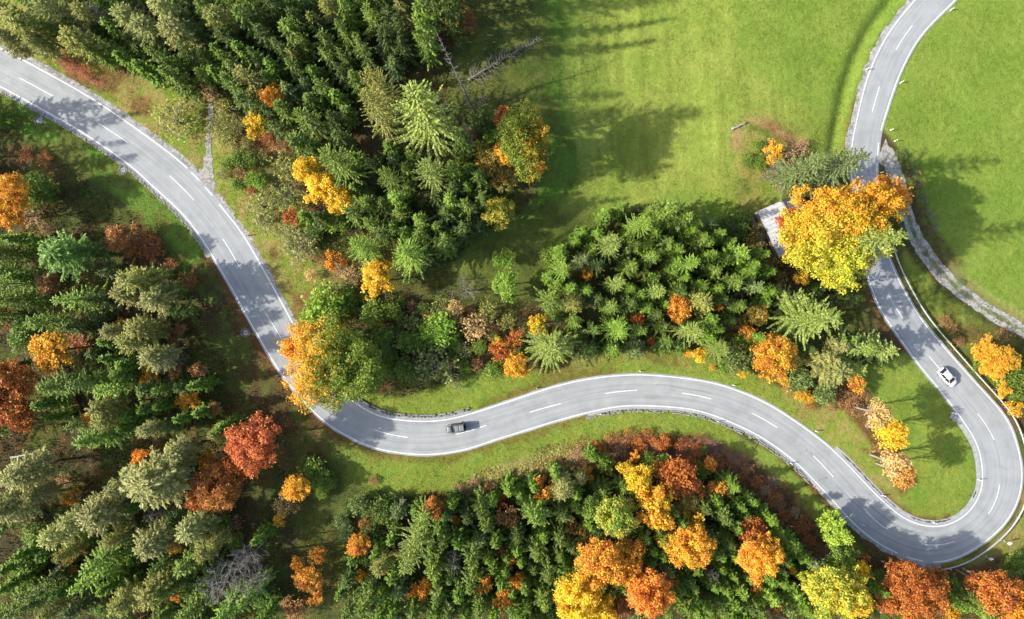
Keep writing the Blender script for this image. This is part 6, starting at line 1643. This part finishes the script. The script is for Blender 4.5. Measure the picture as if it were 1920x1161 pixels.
# ------------------------------------------------------------------ hut
M['tin'] = plain("weathered_metal_roof", (0.27, 0.28, 0.295), 0.6, 0.2, 0.12, 1.2)
M['moss'] = plain("leaf_moss_patch", (0.055, 0.045, 0.03), 0.95, 0, 0.5, 5)
M['planks'] = mat_bark("dark_plank_wall", (0.10, 0.075, 0.055))
def hut():
    He = 3.0
    a = Vector(P(1423, 396, He)); b = Vector(P(1463, 483, He))         # the eave seen on the left
    L = (b - a).length; c = (a + b) / 2; rz = math.atan2(b.y - a.y, b.x - a.x)
    e = empty("hut", (c.x, c.y, 0), rz, "hut with a pale metal roof, half hidden under the golden maple", "hut")
    # local +y points from the eave under the maple
    W = 7.6; rise = 1.7
    w = MB(); w.box((0, W / 2, 1.35), (L - 0.6, W - 0.8, 2.9)); w.obj("wall", M['planks'], e)
    for k in range(int((L - 0.6) / 0.32)):
        p = MB(); p.box((-(L - 0.6) / 2 + 0.16 + k * 0.32, 0.38, 1.35), (0.28, 0.04, 2.86)); p.obj("plank", M['wood'], e)
    # roof sheets, each with standing seams, both slopes
    n = 12; sw = L / n
    for sgn in (0, 1):
        for k in range(n):
            m = MB(); x0 = -L / 2 + k * sw + 0.012; x1 = x0 + sw - 0.024
            y0, y1 = (-0.1, W / 2 - 0.02) if sgn == 0 else (W + 0.1, W / 2 + 0.02)
            z0, z1 = He, He + rise; t = 0.05; dz = 0.006 * ((k * 7) % 3)
            vs = [(x0, y0, z0 + dz), (x1, y0, z0 + dz), (x1, y1, z1 + dz), (x0, y1, z1 + dz)]
            vs2 = [(a_, b_, c_ - t) for a_, b_, c_ in vs]
            m.add(vs + vs2, [[0, 1, 2, 3], [7, 6, 5, 4], [0, 4, 5, 1], [1, 5, 6, 2], [2, 6, 7, 3], [3, 7, 4, 0]])
            m.add([(x0, y0, z0 + dz + .001), (x0 + .035, y0, z0 + dz + .001), (x0 + .035, y0, z0 + .06 + dz), (x0, y0, z0 + .06 + dz), (x0, y1, z1 + dz + .001), (x0 + .035, y1, z1 + dz + .001), (x0 + .035, y1, z1 + .06 + dz), (x0, y1, z1 + .06 + dz)],
                  [[3, 2, 1, 0], [4, 5, 6, 7], [0, 1, 5, 4], [1, 2, 6, 5], [2, 3, 7, 6], [3, 0, 4, 7]])
            m.obj("roof_sheet", M['tin'], e)
    m = MB(); m.box((0, W / 2, He + rise + 0.05), (L, 0.3, 0.06)); m.obj("ridge_cap", M['tin'], e)
    m = MB(); m.box((-L / 2 - 0.02, W / 4 - 0.05, He + rise / 2 + 0.03), (0.09, W / 2 * 1.09, 0.09), 0, 1, ('X', math.atan2(rise, W / 2))); m.obj("verge_board", M['tin'], e)
    m = MB(); m.tube([(-L / 2, -0.17, He - 0.02), (L / 2, -0.17, He - 0.06)], 0.06, 6); m.obj("gutter", M['steel'], e)
    # moss and leaf clumps on the sheets
    r = random.Random(5); mb = MB()
    for i in range(90):
        u = min(1, abs(r.gauss(0.55, 0.35))); v = r.uniform(-0.45, 0.5) if r.random() < .3 else r.uniform(0.0, 0.5)
        if u < 0.3 and v < 0.0: continue
        y0 = 0.1 + u * (W / 2 - 0.5); x0 = v * L; z0 = He + rise * (y0 + .1) / (W / 2 + .1) + 0.02
        s = r.uniform(0.06, 0.26); vs = []
        for k in range(6):
            a_ = k * math.pi / 3; q = s * r.uniform(0.5, 1.2)
            yy = y0 + q * 0.7 * math.sin(a_); vs.append((x0 + q * 0.7 * math.cos(a_), yy, He + rise * (yy + .1) / (W / 2 + .1) + 0.018))
        vs.append((x0, y0, z0 + 0.06)); mb.add(vs, [[k, (k + 1) % 6, 6] for k in range(6)])
    mb.obj("moss", M['moss'], e)['kind'] = 'stuff'
    # stacked boards leaning along the wall
    s = empty("plank_stack", (0, 0, 0)); Mx = Matrix.Translation((c.x, c.y, 0)) @ Matrix.Rotation(rz, 4, 'Z')
    s.matrix_world = Mx @ Matrix.Translation((-0.2, -0.95, 0)); tag(s, "stack of long grey boards lying along the left side of the hut", "board stack")
    for row in range(3):
        for k in range(3):
            p = MB(); p.box((-1.2 + r.uniform(-.3, .3), -0.36 + k * 0.3, 0.1 + row * 0.12 + 0.6), (5.6, 0.24, 0.07)); p.obj("board", M['dead'], s)
    for xx in (-3, 0.6):
        p = MB(); p.box((xx, -0.05, 0.3), (0.2, 1.0, 0.72)); p.obj("trestle", M['wood'], s)
    q = MB(); q.lathe([(0.24, 0.0), (0.28, 0.75), (0.26, 0.8), (0.02, 0.82)], 14)
    bx_, by_ = P(1420.5, 399.5, 1.0)
    o = q.obj("rain_barrel", M['white_plastic'], None, True, (bx_, by_, gz(bx_, by_))); tag(o, "small white barrel at the upper left corner of the hut", "barrel")
hut()

# ------------------------------------------------------------------ vehicles
def car_paint(name, col, metal=0.0):
    m, nt, b = new_mat(name)
    b.inputs["Base Color"].default_value = (*col, 1); b.inputs["Roughness"].default_value = 0.35
    b.inputs["Metallic"].default_value = metal; b.inputs["Coat Weight"].default_value = 0.5; b.inputs["Coat Roughness"].default_value = 0.08
    tc = node(nt, "ShaderNodeTexCoord"); n = noise(nt, tc.outputs["Object"], 2.5, 4)
    c = ramp(nt, n, [(0.3, tuple(v * 0.88 for v in col)), (0.7, col)]); nt.links.new(c, b.inputs["Base Color"])
    return m
M['white_car'] = car_paint("white_car_paint", (0.62, 0.63, 0.64))
M['grey_car'] = car_paint("grey_car_paint", (0.045, 0.048, 0.045), 0.15)
M['pale_panel'] = car_paint("pale_grey_panel", (0.17, 0.18, 0.178))
M['glass'] = plain("dark_car_glass", (0.012, 0.014, 0.013), 0.12, 0, 0.1, 2)
M['tyre'] = plain("tyre_rubber", (0.025, 0.025, 0.025), 0.85, 0, 0.2, 6)
M['alloy'] = plain("wheel_alloy", (0.45, 0.45, 0.46), 0.35, 0.8, 0.1, 6)
M['lamp_w'] = plain("headlamp", (0.75, 0.77, 0.78), 0.15, 0, 0.05, 6)
M['lamp_r'] = plain("tail_lamp", (0.45, 0.02, 0.02), 0.25, 0, 0.1, 6)

def loft(sections, name, mat, parent, smooth_shade=True, caps=True):
    mb = MB(); n = len(sections[0])
    for s in sections: mb.v += [tuple(p) for p in s]
    for i in range(len(sections) - 1):
        for k in range(n):
            k2 = (k + 1) % n
            mb.f.append([i * n + k, (i + 1) * n + k, (i + 1) * n + k2, i * n + k2])
    if caps: mb.f.append(list(range(n))); mb.f.append([(len(sections) - 1) * n + k for k in range(n)][::-1])
    o = mb.obj(name, mat, parent, smooth_shade)
    return o

def body_section(x, w, zb, zs, zt, r=0.82):
    """closed ring: sill, flank, shoulder, deck"""
    pts = [(w * 0.88, zb), (w, zb + 0.14), (w * 1.0, (zb + zs) / 2), (w * 0.985, zs), (w * r, zt - 0.02), (w * 0.45, zt + 0.012), (0, zt + 0.02)]
    ring = [(x, y, z) for y, z in pts] + [(x, -y, z) for y, z in pts[::-1][1:]]
    return ring

def wheels(e, xs, half, rad, wd):
    t = MB(); t.lathe([(rad * 0.62, -wd / 2), (rad * 0.95, -wd / 2), (rad, -wd / 3), (rad, wd / 3), (rad * 0.95, wd / 2), (rad * 0.62, wd / 2)], 20, axis='Y'); tm = t.mesh("wheel", M['tyre'])
    r = MB(); r.lathe([(rad * 0.6, -wd * 0.42), (rad * 0.6, wd * 0.42), (rad * 0.2, wd * 0.50), (0.02, wd * 0.46)], 12, axis='Y'); rm = r.mesh("rim", M['alloy'])
    for x in xs:
        for s in (1, -1):
            w = link("wheel", tm, e, (x, s * half, rad)); link("rim", rm, w, (0, 0, 0), (0, 0, 0 if s > 0 else math.pi))

def quad_obj(name, pts, mat, parent, thick=0.012):
    mb = MB(); v = [Vector(p) for p in pts]; nn = (v[1] - v[0]).cross(v[2] - v[0]).normalized()
    if nn.z < -0.05: nn = -nn
    a = [p + nn * thick for p in v]; mb.add(v + a, [[0, 1, 2, 3], [7, 6, 5, 4], [0, 4, 5, 1], [1, 5, 6, 2], [2, 6, 7, 3], [3, 7, 4, 0]])
    return mb.obj(name, mat, parent)

# white hatchback, front pointing at lower right
def hatchback():
    p0 = P(1763, 691, 0.7); p1 = P(1792, 724, 0.7)
    cx, cy = (p0[0] + p1[0]) / 2, (p0[1] + p1[1]) / 2; rz = math.atan2(p1[1] - p0[1], p1[0] - p0[0])
    e = empty("hatchback_car", (cx, cy, 0.006), rz, "white hatchback driving down the hairpin's right leg", "car")
    e.scale = (0.96, 0.93, 0.96)
    L = 4.25; W = 0.92
    prof = [(-2.12, .62, .42, .62, .80), (-2.05, .78, .24, .72, .92), (-1.85, .88, .20, .84, .97), (-1.3, .92, .19, .88, .98), (0, .925, .19, .88, .96), (0.9, .92, .19, .86, .98), (1.25, .91, .2, .82, .95), (1.7, .85, .22, .72, .86), (1.98, .72, .26, .62, .74), (2.11, .50, .38, .52, .60)]
    loft([body_section(x, w, zb, zs, zt) for x, w, zb, zs, zt in prof], "body", M['white_car'], e)
    # greenhouse (dark glass volume) with roof and pillars on it
    def ring(x, wb, zb_, wt, zt_): return [(x, wb, zb_), (x, wt, zt_), (x, 0, zt_ + 0.015), (x, -wt, zt_), (x, -wb, zb_)]
    gb = MB()
    base = [(-1.97, .72), (-1.2, .84), (0.4, .84), (1.22, .72)]; top = [(-1.36, .58), (-1.0, .62), (0.0, .62), (0.28, .58)]
    rings = [[(base[i][0], base[i][1], .93), (top[i][0], top[i][1], 1.43), (top[i][0], -top[i][1], 1.43), (base[i][0], -base[i][1], .93)] for i in range(4)]
    loft(rings, "window_glass", M['glass'], e, False)
    rf = [[(x, w, z - .03), (x, w * .96, z), (x, w * .5, z + .035), (x, -w * .5, z + .035), (x, -w * .96, z), (x, -w, z - .03)] for x, w, z in ((-1.42, .54, 1.415), (-1.34, .57, 1.445), (-.9, .62, 1.47), (-.1, .62, 1.475), (0.2, .59, 1.455), (0.28, .56, 1.43))]
    loft(rf, "roof", M['white_car'], e)
    for s in (1, -1):
        pl = MB(); pl.tube([(1.22, s * .76, .95), (0.27, s * .59, 1.435)], .04, 6); pl.tube([(-0.4, s * .84, .95), (-0.35, s * .63, 1.44)], .02, 6); pl.tube([(-1.75, s * .78, .95), (-1.3, s * .59, 1.43)], .06, 6); pl.obj("pillar", M['white_car'], e)
        m = MB(); m.box((0.88, s * 1.03, 0.99), (0.14, 0.22, 0.14), s * 0.2, 0.8); m.tube([(0.9, s * .88, .95), (0.88, s * .98, .98)], .025, 5); m.obj("mirror", M['white_car'], e)
        quad_obj("headlight", [(1.82, s * .58, .74), (1.98, s * .50, .66), (2.03, s * .40, .60), (1.80, s * .78, .72)], M['lamp_w'], e)
        h = MB(); h.box((-2.03, s * .62, .82), (.12, .24, .2)); h.obj("tail_light", M['lamp_r'], e)
        d = MB(); d.box((-0.2, s * .93, .78), (.16, .02, .03)); d.box((0.62, s * .925, .76), (.16, .02, .03)); d.obj("door_handle", M['white_car'], e)
    b = MB(); b.box((2.03, 0, .36), (.06, .9, .14)); b.obj("grille", M['black_plastic'], e)
    b = MB(); b.tube([(1.18, -.5, .985), (1.0, .05, 1.06)], .012, 4); b.tube([(1.18, .1, .99), (1.0, .6, 1.05)], .012, 4); b.obj("wiper", M['black_plastic'], e)
    b = MB(); b.box((-1.45, 0, 1.43), (.14, 1.0, .03)); b.obj("spoiler", M['white_car'], e)
    wheels(e, (-1.3, 1.32), 0.80, 0.31, 0.2)
hatchback()

def offroader():
    p0 = P(872, 801, 0.9); p1 = P(836, 806, 0.9)     # rear, front
    cx, cy = (p0[0] + p1[0]) / 2, (p0[1] + p1[1]) / 2; rz = math.atan2(p1[1] - p0[1], p1[0] - p0[0])
    e = empty("offroad_car", (cx, cy, 0.006), rz, "boxy grey off-roader with a pale roof and bonnet heading left on the lower road", "car")
    prof = [(-1.74, .70, .5, .95, 1.0), (-1.70, .76, .42, .98, 1.04), (-1.2, .78, .38, 1.0, 1.06), (0.3, .78, .38, 1.0, 1.06), (0.45, .74, .38, .98, 1.04), (0.55, .66, .4, .94, 1.04), (1.45, .60, .42, .92, 1.0), (1.6, .58, .45, .86, .93), (1.64, .56, .5, .8, .86)]
    loft([body_section(x, w, zb, zs, zt, .95) for x, w, zb, zs, zt in prof], "body", M['grey_car'], e)
    # bonnet panel
    bn = [[(x, w, z), (x, w * .9, z + .05), (x, 0, z + .065), (x, -w * .9, z + .05), (x, -w, z)] for x, w, z in ((0.62, .56, 1.03), (1.2, .54, 1.01), (1.5, .50, .97), (1.57, .48, .93))]
    loft(bn, "bonnet", M['pale_panel'], e, True)
    rings = [[(xb, wb, 1.03), (xt, wt, 1.66), (xt, -wt, 1.66), (xb, -wb, 1.03)] for xb, wb, xt, wt in ((-1.72, .74, -1.60, .62), (-0.6, .76, -0.6, .62), (0.25, .76, 0.0, .62), (0.58, .70, 0.08, .58))]
    loft(rings, "window_glass", M['glass'], e, False)
    for nm_, x0, x1 in (("roof", -0.62, 0.04), ("rear_roof", -1.60, -0.74)):
        rf = [[(x, w * .95, 1.645), (x, w * .92, 1.70), (x, w * .5, 1.725), (x, -w * .5, 1.725), (x, -w * .95, 1.70), (x, -w, 1.645)] for x, w in ((x0, .655), (x0 + .05, .675), (x1 - .08, .675), (x1, .65))]
        loft(rf, nm_, M['pale_panel'], e)
    b = MB()
    for s in (1, -1):
        b.tube([(0.56, s * .70, 1.03), (0.08, s * .59, 1.66)], .04, 6); b.tube([(-0.62, s * .76, 1.03), (-0.62, s * .67, 1.66)], .045, 6); b.tube([(-1.70, s * .72, 1.03), (-1.64, s * .64, 1.66)], .06, 6)
    b.obj("pillars", M['grey_car'], e)
    for s in (1, -1):
        for x in (-1.05, 1.05):
            fl = [[(x - .5, s * .62, .62), (x - .5, s * .86, .60), (x - .5, s * .86, .66), (x - .5, s * .62, .70)], [(x - .35, s * .62, .84), (x - .35, s * .88, .82), (x - .35, s * .88, .87), (x - .35, s * .62, .92)], [(x + .35, s * .60, .84), (x + .35, s * .88, .82), (x + .35, s * .88, .87), (x + .35, s * .60, .92)], [(x + .52, s * .6, .60), (x + .52, s * .86, .58), (x + .52, s * .86, .64), (x + .52, s * .60, .68)]]
            loft(fl, "fender", M['pale_panel'] if x > 0 else M['black_plastic'], e, False)
        m = MB(); m.box((0.42, s * .92, 1.12), (.1, .2, .18)); m.tube([(0.45, s * .74, 1.1), (0.42, s * .86, 1.12)], .02, 5); m.obj("mirror", M['black_plastic'], e)
        h = MB(); h.lathe([(.09, 0), (.09, .05), (.03, .07)], 12); o = h.obj("headlight", M['lamp_w'], e); o.location = (1.64, s * .40, .78); o.rotation_euler = (0, math.pi / 2, 0)
        h = MB(); h.box((-1.75, s * .64, .86), (.06, .12, .2)); h.obj("tail_light", M['lamp_r'], e)
        r_ = MB(); r_.box((-0.7, s * .56, 1.755), (1.7, .035, .035)); r_.obj("roof_rail", M['black_plastic'], e)
    b = MB(); b.box((1.74, 0, .56), (.14, 1.4, .16)); b.obj("front_bumper", M['pale_panel'], e)
    b = MB(); b.box((-1.8, 0, .52), (.12, 1.4, .14)); b.obj("rear_bumper", M['black_plastic'], e)
    b = MB(); b.box((1.665, 0, .78), (.03, .55, .22)); b.obj("grille", M['black_plastic'], e)
    sp = MB(); sp.lathe([(.1, 0), (.30, 0), (.32, .06), (.32, .16), (.29, .2), (.1, .2)], 18); o = sp.obj("spare_wheel", M['tyre'], e); o.location = (-1.76, 0, .95); o.rotation_euler = (0, -math.pi / 2, 0)
    b = MB(); b.box((0.5, 0, 1.06), (.08, 1.3, .03)); b.obj("cowl", M['black_plastic'], e)
    wheels(e, (-1.05, 1.05), 0.70, 0.35, 0.22)
offroader()
